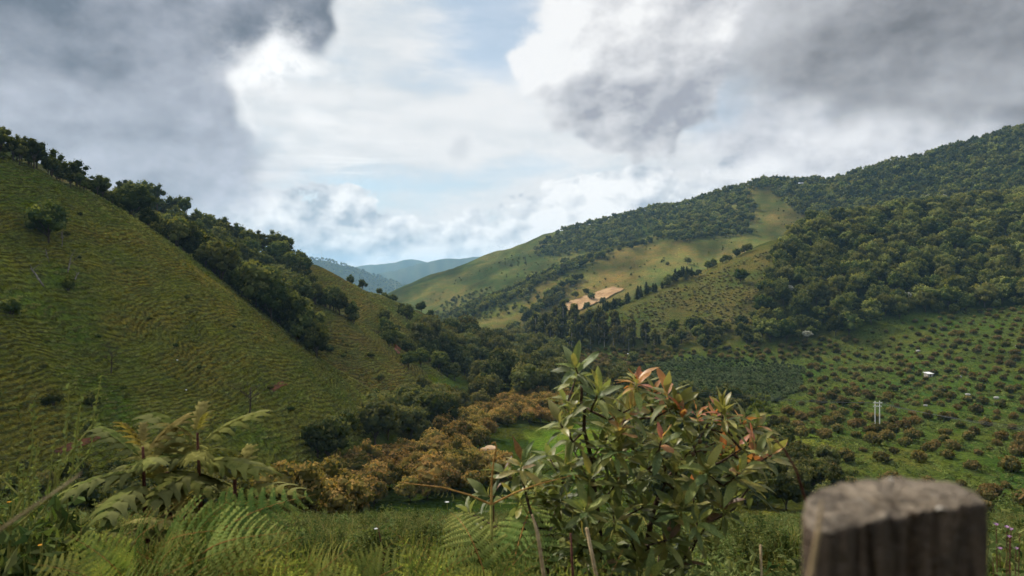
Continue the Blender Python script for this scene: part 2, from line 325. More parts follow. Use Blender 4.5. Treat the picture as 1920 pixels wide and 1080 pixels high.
# ------------------------------------------------------------------ terrain mesh: one sheet, finer in front and near
def build_terrain():
    az = np.concatenate([np.linspace(-180, -44, 46)[:-1], np.linspace(-44, 44, 760), np.linspace(44, 180, 46)[1:-1]])
    rad = np.concatenate([[0.0], np.exp(np.linspace(math.log(0.8), math.log(60), 150))[:-1], np.exp(np.linspace(math.log(60), math.log(1700), 300))[:-1], np.exp(np.linspace(math.log(1700), math.log(9000), 55))])
    A, Rr = np.meshgrid(np.radians(az), rad)
    X, Y = np.sin(A) * Rr, np.cos(A) * Rr
    Z = H(X, Y)
    nr, na = X.shape
    V = np.stack([X, Y, Z], -1).reshape(-1, 3)
    i = np.arange(nr - 1)[:, None] * na; j = np.arange(na)[None, :]; j2 = (j + 1) % na
    faces = np.stack([i + j, i + na + j, i + na + j2, i + j2], -1).reshape(-1, 4)[:, ::-1]
    me = new_mesh('terrain', V, np.ascontiguousarray(faces))
    x, y, z = V.T
    ci = cover_index(x, y, z)
    col = np.tile(np.array([0.060, 0.066, 0.022]), (len(x), 1))
    for k, c in enumerate(COVER): col[ci == k] = c[4]
    # pasture wear, drier crests and greener hollows, all in world space
    n1 = fbm(x / 38, y / 38, 4, 31)[:, None]; n2 = fbm(x / 9, y / 9, 3, 33)[:, None]
    dry = np.array([[1.22, 1.06, 0.95]]); wet = np.array([[0.74, 0.95, 0.75]])
    t = np.clip(0.5 + 1.2 * n1 + 0.7 * n2, 0, 1)
    col = col * (wet + (dry - wet) * t)
    far = np.clip((y - 560) / 150, 0, 1)[:, None]; n3 = fbm(x / 46, y / 46, 4, 91)[:, None] + 0.6 * fbm(x / 13, y / 13, 3, 92)[:, None]
    col = col * (1 + far * np.clip(n3 * np.array([[1.5, 1.15, 1.2]]), -.5, .55))
    # blur the seams between the covers a little by mixing with ring neighbours
    g = col.reshape(nr, na, 3)
    for _ in range(2):
        g = (g + np.roll(g, 1, 1) + np.roll(g, -1, 1) + np.concatenate([g[:1], g[:-1]], 0) + np.concatenate([g[1:], g[-1:]], 0)) / 5
    rgba = np.concatenate([g.reshape(-1, 3), np.ones((len(x), 1))], 1).astype(np.float32)
    at = me.color_attributes.new('cover', 'FLOAT_COLOR', 'POINT'); at.data.foreach_set('color', rgba.ravel())
    past = np.zeros(len(x), np.float32)
    for k, c in enumerate(COVER):
        if c[0] in ('pasture', 'pasture2'): past[ci == k] = 1.0
        if c[0] in ('sunlit', 'scrub', 'far_spur'): past[ci == k] = 0.45
    pg = past.reshape(nr, na)
    for _ in range(2): pg = (pg + np.roll(pg, 1, 1) + np.roll(pg, -1, 1)) / 3
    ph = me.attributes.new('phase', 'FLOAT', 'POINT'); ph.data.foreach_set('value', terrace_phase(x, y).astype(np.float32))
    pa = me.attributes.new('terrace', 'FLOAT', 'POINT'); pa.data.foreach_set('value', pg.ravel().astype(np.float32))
    m = bpy.data.materials.new('terrain_grass'); m.use_nodes = True; m.node_tree.nodes.clear(); T = NT(m.node_tree)
    pos = T.n('ShaderNodeNewGeometry').outputs['Position']
    base = T.n('ShaderNodeAttribute', attribute_name='cover').outputs['Color']
    ter = T.n('ShaderNodeAttribute', attribute_name='terrace').outputs['Fac']
    sp = T.n('ShaderNodeSeparateXYZ'); T.l.new(pos, sp.inputs[0])
    # cattle terraces: wandering contour ledges about a metre apart
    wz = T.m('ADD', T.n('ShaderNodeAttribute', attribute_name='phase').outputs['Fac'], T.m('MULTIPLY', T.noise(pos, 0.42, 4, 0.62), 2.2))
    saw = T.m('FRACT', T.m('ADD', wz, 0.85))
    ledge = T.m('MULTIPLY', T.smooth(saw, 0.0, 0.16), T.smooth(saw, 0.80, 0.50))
    tuft = T.noise(pos, 1.5, 5, 0.65); tuft2 = T.noise(pos, 0.35, 4, 0.6); grain = T.noise(pos, 9.0, 4, 0.7)
    patch = T.noise(T.vm('MULTIPLY', pos, (1, 1, 2.2)), 0.09, 5, 0.62)
    c = T.mix(T.m('MULTIPLY', T.m('MULTIPLY', ter, T.m('MULTIPLY', T.smooth(tuft2, 0.3, 0.65, 0.2, 0.85), T.smooth(patch, 0.34, 0.58, 0.35, 1.0))), T.smooth(ledge, 0.75, 0.1)), base, T.mix(0.75, base, (0.026, 0.024, 0.010)))  # brownish risers, darkened as painted shade under the ledges
    c = T.mix(1.0, c, T.mix(T.smooth(tuft, 0.3, 0.72), (0.55, 0.56, 0.6), (1.5, 1.45, 1.2)), 'MULTIPLY')
    c = T.mix(1.0, c, T.mix(T.smooth(patch, 0.36, 0.64), (0.80, 0.96, 0.85), (1.16, 1.06, 0.98)), 'MULTIPLY')
    c = T.mix(1.0, c, T.mix(T.smooth(grain, 0.25, 0.75), (0.7, 0.7, 0.7), (1.3, 1.3, 1.25)), 'MULTIPLY')
    soil = T.m('MULTIPLY', T.m('MULTIPLY', T.smooth(T.noise(pos, 0.16, 4, 0.6), 0.69, 0.75), T.smooth(tuft, 0.45, 0.6)), ter)
    c = T.mix(soil, c, (0.22, 0.085, 0.04))
    hgt = T.m('ADD', T.m('MULTIPLY', T.m('MULTIPLY', ledge, ter), 0.75), T.m('ADD', T.m('MULTIPLY', tuft, 0.75), T.m('ADD', T.m('MULTIPLY', tuft2, 0.9), T.m('MULTIPLY', grain, 0.12))))
    bp = T.n('ShaderNodeBump'); bp.inputs['Strength'].default_value = 0.9; bp.inputs['Distance'].default_value = 1.0; T.l.new(hgt, bp.inputs['Height'])
    b = T.n('ShaderNodeBsdfDiffuse'); T.l.new(c, b.inputs[0]); b.inputs['Roughness'].default_value = 0.6; T.l.new(bp.outputs[0], b.inputs['Normal'])
    o = T.n('ShaderNodeOutputMaterial'); T.l.new(b.outputs[0], o.inputs[0])
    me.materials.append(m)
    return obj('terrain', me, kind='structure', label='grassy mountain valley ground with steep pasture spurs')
terrain = build_terrain()

# ------------------------------------------------------------------ unseen clouds set above the frame to shade the slopes, and the haze
def lumpy(name, c, half, seed, k=0.35, sub=4):
    bm = bmesh.new(); bmesh.ops.create_icosphere(bm, subdivisions=sub, radius=1.0)
    V = np.array([v.co for v in bm.verts]); Fc = [[v.index for v in f.verts] for f in bm.faces]; bm.free()
    n = fbm(V[:, 0] * 2.2 + V[:, 2] * 1.3 + 40, V[:, 1] * 2.2 - V[:, 2] + 40, 4, seed)
    V = V * (1 + k * n)[:, None] * np.array(half)
    return new_mesh(name, V, Fc)
def volume_mat(name, color, dens, aniso):
    m = bpy.data.materials.new(name); m.use_nodes = True; m.node_tree.nodes.clear(); T = NT(m.node_tree)
    v = T.n('ShaderNodeVolumePrincipled'); v.inputs['Color'].default_value = (*color, 1); v.inputs['Density'].default_value = dens; v.inputs['Anisotropy'].default_value = aniso
    o = T.n('ShaderNodeOutputMaterial'); T.l.new(v.outputs[0], o.inputs['Volume'])
    return m
def build_air():
    cm = volume_mat('cloud_vapour', (0.99, 0.99, 0.99), 0.0015, 0.7)
    for k, (gx, gy, gz, half, lab) in enumerate([
            (40, 175, -40, (430, 345, 85), 'unseen cloud shading the near valley'),
            (420, 330, -20, (260, 170, 75), 'unseen cloud shading the right-hand forest hill'),
            (900, 1050, 180, (430, 430, 80), 'unseen cloud shading the forest mountain')]):
        z = (640.0, 680.0, 1100.0)[k]
        t = (z - gz) / SUN_DIR.z
        me = lumpy('cloud', None, half, 50 + k); me.materials.append(cm)
        obj('cloud', me, loc=(gx + SUN_DIR.x * t, gy + SUN_DIR.y * t, z), kind='stuff', label=lab)
    b = np.array([[x, y, z] for x in (-9300, 9300) for y in (-9300, 9300) for z in (-480, 262)], float)
    fc = [(0, 1, 3, 2), (4, 6, 7, 5), (0, 4, 5, 1), (2, 3, 7, 6), (0, 2, 6, 4), (1, 5, 7, 3)]
    me = new_mesh('haze', b, fc, smooth=False)
    bm = bmesh.new(); bm.from_mesh(me); bmesh.ops.recalc_face_normals(bm, faces=bm.faces); bm.to_mesh(me); bm.free()
    me.materials.append(volume_mat('haze_air', (0.38, 0.68, 1.0), 0.000086, 0.2))
    obj('haze', me, kind='stuff', label='thin blue haze filling the valley air')
build_air()

# ------------------------------------------------------------------ materials for plants
def leaf_mat(name, c1, c2, tip=None, transl=0.35, rough=None, scale=0.6, var=0.35, back=None):
    """foliage: two colours by soft noise, a third by face attribute tip for young leaves and painted lit tops, a little light through the blade"""
    m = bpy.data.materials.new(name); m.use_nodes = True; m.node_tree.nodes.clear(); T = NT(m.node_tree)
    pos = T.n('ShaderNodeTexCoord').outputs['Object']
    oi = T.n('ShaderNodeObjectInfo')
    rnd = oi.outputs['Random']
    n = T.noise(T.vm('ADD', pos, T.vm('SCALE', oi.outputs['Location'], 0.37)), scale, 3, 0.6)
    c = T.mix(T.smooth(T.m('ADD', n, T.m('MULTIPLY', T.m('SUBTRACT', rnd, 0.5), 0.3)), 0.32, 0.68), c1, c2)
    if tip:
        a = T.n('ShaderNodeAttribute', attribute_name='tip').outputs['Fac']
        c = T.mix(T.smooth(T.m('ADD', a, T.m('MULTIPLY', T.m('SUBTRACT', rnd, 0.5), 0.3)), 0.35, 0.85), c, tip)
    hs = T.n('ShaderNodeHueSaturation')
    T.l.new(T.lin(T.m('FRACT', T.m('MULTIPLY', rnd, 7.13)), 0, 1, 0.475, 0.515), hs.inputs['Hue'])
    T.l.new(T.lin(T.m('FRACT', T.m('MULTIPLY', rnd, 3.71)), 0, 1, 1 - var, 1 + var), hs.inputs['Value']); hs.inputs['Saturation'].default_value = 0.95
    T.l.new(c, hs.inputs['Color']); c = hs.outputs[0]
    if back:
        c = T.mix(T.n('ShaderNodeNewGeometry').outputs['Backfacing'], c, T.mix(0.6, c, back))
    o = T.n('ShaderNodeOutputMaterial')
    tr = T.n('ShaderNodeBsdfTranslucent'); T.l.new(T.mix(1.0, c, (1.25, 1.2, 0.6), 'MULTIPLY'), tr.inputs[0])
    if rough is None:
        d = T.n('ShaderNodeBsdfDiffuse'); T.l.new(c, d.inputs[0])
    else:
        d = T.n('ShaderNodeBsdfPrincipled'); T.l.new(c, d.inputs['Base Color']); d.inputs['Roughness'].default_value = rough; d.inputs['Specular IOR Level'].default_value = 0.35
    mx = T.n('ShaderNodeMixShader'); mx.inputs[0].default_value = transl; T.l.new(d.outputs[0], mx.inputs[1]); T.l.new(tr.outputs[0], mx.inputs[2])
    T.l.new(mx.outputs[0], o.inputs[0])
    return m
def plain_mat(name, c1, c2, scale=8.0, rough=0.85, bump=0.3, stretch=(1, 1, 1), lo=0.35, hi=0.65):
    m = bpy.data.materials.new(name); m.use_nodes = True; m.node_tree.nodes.clear(); T = NT(m.node_tree)
    pos = T.vm('MULTIPLY', T.n('ShaderNodeTexCoord').outputs['Object'], stretch)
    n = T.noise(pos, scale, 6, 0.65)
    b = T.n('ShaderNodeBsdfPrincipled'); b.inputs['Roughness'].default_value = rough; b.inputs['Specular IOR Level'].default_value = 0.12
    T.l.new(T.mix(T.smooth(n, lo, hi), c1, c2), b.inputs['Base Color'])
    bp = T.n('ShaderNodeBump'); bp.inputs['Strength'].default_value = bump; bp.inputs['Distance'].default_value = 0.5 / scale; T.l.new(n, bp.inputs['Height']); T.l.new(bp.outputs[0], b.inputs['Normal'])
    o = T.n('ShaderNodeOutputMaterial'); T.l.new(b.outputs[0], o.inputs[0])
    return m
M = {}
M['bark'] = plain_mat('bark_brown', (0.035, 0.026, 0.018), (0.11, 0.085, 0.06), 3.0)
M['palebark'] = plain_mat('bark_pale', (0.16, 0.14, 0.11), (0.34, 0.31, 0.27), 2.0)
M['deadwood'] = plain_mat('dead_wood', (0.11, 0.09, 0.075), (0.27, 0.24, 0.205), 2.0)
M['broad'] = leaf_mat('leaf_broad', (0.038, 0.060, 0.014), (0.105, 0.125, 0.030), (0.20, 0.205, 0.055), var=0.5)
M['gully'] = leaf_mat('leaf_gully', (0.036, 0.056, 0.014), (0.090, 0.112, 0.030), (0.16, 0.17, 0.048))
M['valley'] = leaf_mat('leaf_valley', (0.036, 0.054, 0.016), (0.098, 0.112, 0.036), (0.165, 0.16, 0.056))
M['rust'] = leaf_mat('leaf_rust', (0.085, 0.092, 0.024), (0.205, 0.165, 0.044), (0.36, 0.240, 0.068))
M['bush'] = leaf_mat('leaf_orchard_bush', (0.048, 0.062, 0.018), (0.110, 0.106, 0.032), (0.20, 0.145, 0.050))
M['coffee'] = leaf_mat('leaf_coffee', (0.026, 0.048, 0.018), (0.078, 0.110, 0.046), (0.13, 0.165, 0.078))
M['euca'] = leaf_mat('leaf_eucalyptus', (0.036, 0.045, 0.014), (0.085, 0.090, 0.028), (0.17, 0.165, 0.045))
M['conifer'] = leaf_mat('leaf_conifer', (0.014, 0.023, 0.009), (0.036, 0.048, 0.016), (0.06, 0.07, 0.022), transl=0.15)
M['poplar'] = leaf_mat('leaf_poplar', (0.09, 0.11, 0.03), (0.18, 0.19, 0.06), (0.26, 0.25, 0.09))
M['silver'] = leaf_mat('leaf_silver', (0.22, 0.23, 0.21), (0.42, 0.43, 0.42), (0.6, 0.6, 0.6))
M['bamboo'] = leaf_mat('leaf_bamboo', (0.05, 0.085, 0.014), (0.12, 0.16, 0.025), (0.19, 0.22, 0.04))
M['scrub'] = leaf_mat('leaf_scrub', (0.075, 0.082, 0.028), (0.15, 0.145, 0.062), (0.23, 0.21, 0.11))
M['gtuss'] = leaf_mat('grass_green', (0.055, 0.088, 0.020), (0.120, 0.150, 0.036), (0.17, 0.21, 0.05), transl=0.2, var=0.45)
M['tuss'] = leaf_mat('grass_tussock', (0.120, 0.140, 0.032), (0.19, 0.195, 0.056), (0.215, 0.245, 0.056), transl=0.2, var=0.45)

# ------------------------------------------------------------------ tree shapes
def ico_unit():
    bm = bmesh.new(); bmesh.ops.create_icosphere(bm, subdivisions=1, radius=1.0)
    V = np.array([v.co[:] for v in bm.verts]); Fc = np.array([[v.index for v in f.verts] for f in bm.faces]); bm.free()
    return V, Fc
ICO_V, ICO_F = ico_unit()
class Geo:
    """collects triangles and quads with a material index and a tip value"""
    def __init__(s): s.V = []; s.F = []; s.mi = []; s.tip = []; s.n = 0
    def add(s, V, Fc, mi=0, tip=0.0):
        V = np.asarray(V, float); s.V.append(V)
        for f in Fc: s.F.append([int(i) + s.n for i in f])
        k = len(Fc); s.mi += [mi] * k
        s.tip += list(tip) if hasattr(tip, '__len__') else [tip] * k
        s.n += len(V)
    def mesh(s, name, mats, smooth=False):
        me = new_mesh(name, np.concatenate(s.V) if s.V else np.zeros((0, 3)), s.F, mats, smooth, s.mi)
        a = me.attributes.new('tip', 'FLOAT', 'FACE'); a.data.foreach_set('value', np.asarray(s.tip, np.float32))
        return me
def tube(g, pts, radii, sides=6, mi=0, cap=True, tip=0.0):
    pts = [Vector(p) for p in pts]; n = len(pts); V = []; Fc = []
    up = Vector((0.31, 0.17, 1)).normalized()
    for i, p in enumerate(pts):
        d = (pts[min(i + 1, n - 1)] - pts[max(i - 1, 0)])
        d = d.normalized() if d.length > 1e-9 else Vector((0, 0, 1))
        a = d.cross(up)
        if a.length < 1e-3: a = d.cross(Vector((1, 0, 0)))
        a.normalize(); b = d.cross(a)
        for k in range(sides):
            t = 2 * math.pi * k / sides
            V.append((p + (a * math.cos(t) + b * math.sin(t)) * radii[i])[:])
    for i in range(n - 1):
        for k in range(sides):
            k2 = (k + 1) % sides
            Fc.append((i * sides + k, i * sides + k2, (i + 1) * sides + k2, (i + 1) * sides + k))
    if cap: Fc.append(tuple(range((n - 1) * sides, n * sides)))
    g.add(V, Fc, mi, tip)
def leaf_quads(g, C, N, size, r, mi=0, tips=None, aspect=0.62):
    """bent leaf-clump faces at points C with normals N"""
    n = len(C); A = r.normal(size=(n, 3)); A -= N * np.sum(A * N, 1)[:, None]
    A /= np.linalg.norm(A, axis=1)[:, None] + 1e-9; B = np.cross(N, A)
    s = size * r.uniform(0.6, 1.35, n)[:, None]
    v0 = C - A * s * 0.5; v2 = C + A * s * 0.5
    v1 = C + B * s * aspect * 0.5 - N * s * 0.14; v3 = C - B * s * aspect * 0.5 - N * s * 0.14
    V = np.stack([v0, v1, v2, v3], 1).reshape(-1, 3)
    Fc = np.arange(4 * n).reshape(n, 4)
    g.add(V, Fc, mi, tips if tips is not None else 0.0)
def crown(g, lobes, per, size, r, mi=0, core=0.78, updrop=-0.35, tipbias=0.5, jitter=0.55):
    for (c, rad) in lobes:
        c = np.array(c); rad = np.array(rad) if hasattr(rad, '__len__') else np.array([rad] * 3)
        if core:
            g.add(c + ICO_V * rad * core * r.uniform(0.85, 1.1, (len(ICO_V), 1)), ICO_F, mi, 0.0)
        d = r.normal(size=(int(per), 3)); d /= np.linalg.norm(d, axis=1)[:, None]
        d = d[d[:, 2] > updrop]
        q = c + d * rad * r.uniform(0.78, 1.12, (len(d), 1))
        nn = d + r.normal(size=d.shape) * jitter; nn /= np.linalg.norm(nn, axis=1)[:, None]
        tips = np.clip(0.45 * r.random(len(d)) + tipbias * d[:, 2] + 0.12, 0, 1)  # upward faces take more tip colour: rust young growth, painted light on tree tops
        leaf_quads(g, q, nn, size * float(rad.mean()) ** 0.35, r, mi, tips)
def broad_tree(seed, h=10.0, w=9.0, lobes=11, per=46, leaf=0.95, bare=0.25, flat=0.8, tipbias=0.4):
    """returns trunk and crown geometry of a spreading broadleaf tree"""
    r = np.random.default_rng(seed); t = Geo(); c = Geo()
    ch = h * (1 - bare); cz = h * bare + ch * 0.5
    L = []
    for k in range(lobes):
        zz = 1 - 1.55 * (k + 0.5) / lobes; rr = math.sqrt(max(0.0, 1 - zz * zz)); a = 2.4 * k + r.uniform(-.4, .4)
        f = r.uniform(.40, .84)
        p = (math.cos(a) * rr * w / 2 * f, math.sin(a) * rr * w / 2 * f, cz + zz * ch * 0.5 * f)
        q = w * r.uniform(0.13, 0.25)
        L.append((p, (q * r.uniform(.85, 1.2), q * r.uniform(.85, 1.2), min(q, ch * .26) * flat * r.uniform(.85, 1.2))))
    L.append(((0, 0, cz), (w * .27, w * .27, ch * .3)))
    crown(c, L, per, leaf, r, tipbias=tipbias)
    lean = r.normal(size=2) * 0.03 * h
    top = (lean[0], lean[1], cz)
    tube(t, [(0, 0, -0.6), (lean[0] * .3, lean[1] * .3, h * bare * .6), top], [h * .030, h * .021, h * .012], 6)
    for k in range(min(6, lobes)):
        p = L[k * lobes // 6][0]; s = r.uniform(0.45, 0.9) * bare * h + 0.1 * h
        m_ = ((p[0] * .5), p[1] * .5, (s + p[2]) * .5 + 0.04 * h)
        tube(t, [(lean[0] * .4, lean[1] * .4, s), m_, p], [h * .013, h * .009, h * .004], 4)
    return t, c
def euca_tree(seed, h=22.0, w=8.0, per=40):
    r = np.random.default_rng(seed); t = Geo(); c = Geo(); L = []
    for k in range(20):
        z = h * r.uniform(0.16, 0.95); f = (1 - abs((z / h - 0.52) / 0.52) ** 2) * .5
        a = r.uniform(0, 6.28); L.append(((math.cos(a) * w * f * .62, math.sin(a) * w * f * .62, z), (w * .21, w * .21, w * r.uniform(.24, .38))))
    crown(c, L, per, 0.95, r, tipbias=0.45)
    tube(t, [(0, 0, -1), (.1, 0, h * .4), (0, .1, h * .9)], [h * .016, h * .011, h * .004], 6)
    for k in range(6):
        p = L[k][0]; tube(t, [(0, 0, p[2] * .72), p], [h * .005, h * .002], 4)
    return t, c
def conifer_tree(seed, h=12.0, w=6.6, tiers=11, per=17):
    r = np.random.default_rng(seed); t = Geo(); c = Geo()
    for k in range(tiers):
        z = h * (0.12 + 0.86 * k / tiers); rr = w / 2 * (1 - (k / tiers) ** 1.5) * 0.95 + 0.15
        n = per; a = r.uniform(0, 6.28, n); q = r.uniform(0.35, 1.0, n) * rr
        C = np.stack([np.cos(a) * q, np.sin(a) * q, z - q * 0.28 + r.normal(size=n) * h * .015], 1)
        N = np.stack([np.cos(a) * .5, np.sin(a) * .5, np.full(n, .8)], 1) + r.normal(size=(n, 3)) * .25; N /= np.linalg.norm(N, axis=1)[:, None]
        leaf_quads(c, C, N, 1.35, r, 0, np.clip(q / rr * .6 + r.random(n) * .3, 0, 1))
        c.add(ICO_V * np.array([rr * .6, rr * .6, h / tiers * .6]) + np.array([0, 0, z]), ICO_F, 0, 0.0)
    tube(t, [(0, 0, -.6), (0, 0, h * .5), (0, 0, h)], [h * .016, h * .01, .02], 5)
    return t, c
def bush_shape(seed, w=3.6, h=2.5, lobes=7, per=40, leaf=0.62, tipbias=0.5):
    r = np.random.default_rng(seed); t = Geo(); c = Geo(); L = []
    for k in range(lobes):
        a = 2.4 * k + r.uniform(-.4, .4); rr = math.sqrt(k / lobes) * .6
        q = w * r.uniform(.17, .25)
        L.append(((math.cos(a) * rr * w / 2, math.sin(a) * rr * w / 2, h * (.58 - .34 * rr) + r.uniform(-.08, .08) * h), (q, q, h * r.uniform(.30, .40))))
    crown(c, L, per, leaf, r, updrop=-0.6, tipbias=tipbias)
    for k in range(4):
        p = L[k][0]; tube(t, [(0, 0, -.3), (p[0] * .5, p[1] * .5, p[2] * .55), p], [.07, .05, .02], 4)
    return t, c
def palm_like(seed, h=6.0):      # feathery bamboo clump
    r = np.random.default_rng(seed); t = Geo(); c = Geo(); L = []
    for k in range(16):
        a = r.uniform(0, 6.28); q = r.uniform(.1, 1) ** .5 * h * .42; z = h * r.uniform(.35, .95) - q * .35
        L.append(((math.cos(a) * q, math.sin(a) * q, z), (h * .11, h * .11, h * .13)))
        tube(t, [(math.cos(a) * .3, math.sin(a) * .3, -.3), (math.cos(a) * q * .4, math.sin(a) * q * .4, z * .7), (math.cos(a) * q, math.sin(a) * q, z)], [.07, .05, .02], 4)
    crown(c, L, 44, 0.75, r)
    return t, c
def solo(name, tc, leafm, barkm='bark'):
    """one mesh: crown faces first material, wood second"""
    t, c = tc; g = Geo()
    g.V = c.V + t.V; g.n = c.n + t.n
    g.F = c.F + [[i + c.n for i in f] for f in t.F]; g.mi = [0] * len(c.F) + [1] * len(t.F); g.tip = c.tip + t.tip
    return g.mesh(name, [M[leafm], M[barkm]])
def pair(name, tc, leafm, barkm='bark'):
    return tc[0].mesh(name + '_trunk', [M[barkm]], True), tc[1].mesh(name + '_crown', [M[leafm]])

# ------------------------------------------------------------------ scattering on the ground
def visible(x, y, z, tol=0.0):
    """is the point (x, y, z) clear of the terrain, seen from the camera"""
    x = np.asarray(x, float); ok = np.ones(x.shape, bool)
    for t in np.linspace(0.10, 0.97, 46):
        ok &= H0(x * t, y * t) < z * t + 2.0 + tol
    return ok
def scatter(poly, d0, d1, step, seed, jit=0.42, keep=1.0, hgt=6.0, rows=None, noise_cut=None):
    """jittered field of ground points whose place falls inside an outline and a range of distances, and whose tops can be seen"""
    r = np.random.default_rng(seed)
    xs = [p[0] for p in poly]; lo = min((min(xs) - 960) / F * d0, (min(xs) - 960) / F * d1); hi = max((max(xs) - 960) / F * d0, (max(xs) - 960) / F * d1)
    gx, gy = np.meshgrid(np.arange(lo, hi, step), np.arange(d0, d1, step * (rows or 1.0)))
    gx = gx + (np.arange(gx.shape[0]) % 2)[:, None] * step * 0.5 * (0 if rows else 1)
    x = (gx + r.uniform(-jit, jit, gx.shape) * step).ravel(); y = (gy + r.uniform(-jit, jit, gy.shape) * step).ravel()
    k = r.random(x.shape) < keep; x, y = x[k], y[k]
    z = H(x, y); px, py = proj(x, y, z)
    k = inpoly(px, py, poly)
    if noise_cut is not None: k &= fbm(x / noise_cut[0], y / noise_cut[0], 3, seed) > noise_cut[1]
    x, y, z = x[k], y[k], z[k]
    k = visible(x, y, z + hgt); x, y, z = x[k], y[k], z[k]
    return np.stack([x, y, z], 1)
def line_points(pix, d, n, seed, spread=2.0):
    """points along a line seen in the photograph, set on the ground at given distances"""
    r = np.random.default_rng(seed); out = []
    for k in range(n):
        t = (k + r.uniform(.1, .9)) / n * (len(pix) - 1); i = min(int(t), len(pix) - 2); f = t - i
        px = pix[i][0] + f * (pix[i + 1][0] - pix[i][0]); D = d[i] + f * (d[i + 1] - d[i])
        x = (px - 960) / F * D + r.normal() * spread; y = D + r.normal() * spread
        out.append((x, y, float(H(x, y))))
    return np.array(out)
def gn_scatter(name, pts, scl, rotz, idx, sources, label, squash=None, tilt=None):
    me = bpy.data.meshes.new(name); me.vertices.add(len(pts)); me.vertices.foreach_set('co', np.asarray(pts, np.float32).ravel())
    sv = np.repeat(np.asarray(scl)[:, None], 3, 1)
    if squash is not None: sv = sv * squash
    rv = np.zeros((len(pts), 3)); rv[:, 2] = rotz
    if tilt is not None: rv[:, :2] = tilt
    for nm, typ, arr in (('sv', 'FLOAT_VECTOR', sv), ('rv', 'FLOAT_VECTOR', rv)):
        a = me.attributes.new(nm, typ, 'POINT'); a.data.foreach_set('vector', arr.astype(np.float32).ravel())
    a = me.attributes.new('ix', 'INT', 'POINT'); a.data.foreach_set('value', np.asarray(idx, np.int32))
    o = obj(name, me, kind='stuff', label=label)
    ng = bpy.data.node_groups.new(name + '_scatter', 'GeometryNodeTree')
    ng.interface.new_socket('Geometry', in_out='INPUT', socket_type='NodeSocketGeometry'); ng.interface.new_socket('Geometry', in_out='OUTPUT', socket_type='NodeSocketGeometry')
    N = ng.nodes; i_ = N.new('NodeGroupInput'); o_ = N.new('NodeGroupOutput')
    inst = N.new('GeometryNodeInstanceOnPoints'); j = N.new('GeometryNodeJoinGeometry')
    for s in reversed(sources):
        q = N.new('GeometryNodeObjectInfo'); q.transform_space = 'ORIGINAL'; q.inputs['Object'].default_value = s; q.inputs['As Instance'].default_value = True
        ng.links.new(q.outputs['Geometry'], j.inputs[0])
    def at(nm, typ):
        q = N.new('GeometryNodeInputNamedAttribute'); q.data_type = typ; q.inputs['Name'].default_value = nm; return q.outputs[0]
    ng.links.new(i_.outputs[0], inst.inputs['Points']); ng.links.new(j.outputs[0], inst.inputs['Instance']); inst.inputs['Pick Instance'].default_value = True
    ng.links.new(at('ix', 'INT'), inst.inputs['Instance Index']); ng.links.new(at('rv', 'FLOAT_VECTOR'), inst.inputs['Rotation']); ng.links.new(at('sv', 'FLOAT_VECTOR'), inst.inputs['Scale'])
    ng.links.new(inst.outputs[0], o_.inputs[0])
    md = o.modifiers.new('scatter', 'NODES'); md.node_group = ng
    return o
ORD = 'first second third fourth fifth sixth seventh eighth ninth tenth eleventh twelfth thirteenth fourteenth fifteenth sixteenth seventeenth eighteenth nineteenth twentieth'.split()
def nth(k): return ORD[k] if k < 20 else '%d%s' % (k + 1, {1: 'st', 2: 'nd', 3: 'rd'}.get((k + 1) % 10 if (k + 1) % 100 not in (11, 12, 13) else 0, 'th'))
def by_order(fmt):
    '''labels counted from the left, as seen from the camera'''
    def f(objs):
        for k, o in enumerate(sorted(objs, key=lambda o: o.location.x / o.location.y)): o['label'] = fmt % nth(k)
    return f
def by_mark(desc, marks, most=9):
    '''labels counted outwards from the nearest landmark, in four directions; beyond that they stay shared'''
    def f(objs):
        bins = {}
        for o in objs:
            px, py = proj(*o.location); j = min(range(len(marks)), key=lambda i: math.hypot(px - marks[i][1], py - marks[i][2]))
            dx, dy = px - marks[j][1], py - marks[j][2]
            side = ('right of' if dx > 0 else 'left of') if abs(dx) > abs(dy) else ('below' if dy > 0 else 'above')
            bins.setdefault((j, side), []).append((math.hypot(dx, dy), o))
        for (j, side), l in bins.items():
            for k, (_, o) in enumerate(sorted(l, key=lambda q: q[0])):
                if k < most: o['label'] = '%s, %s nearest %s %s' % (desc, nth(k), side, marks[j][0])
    return f
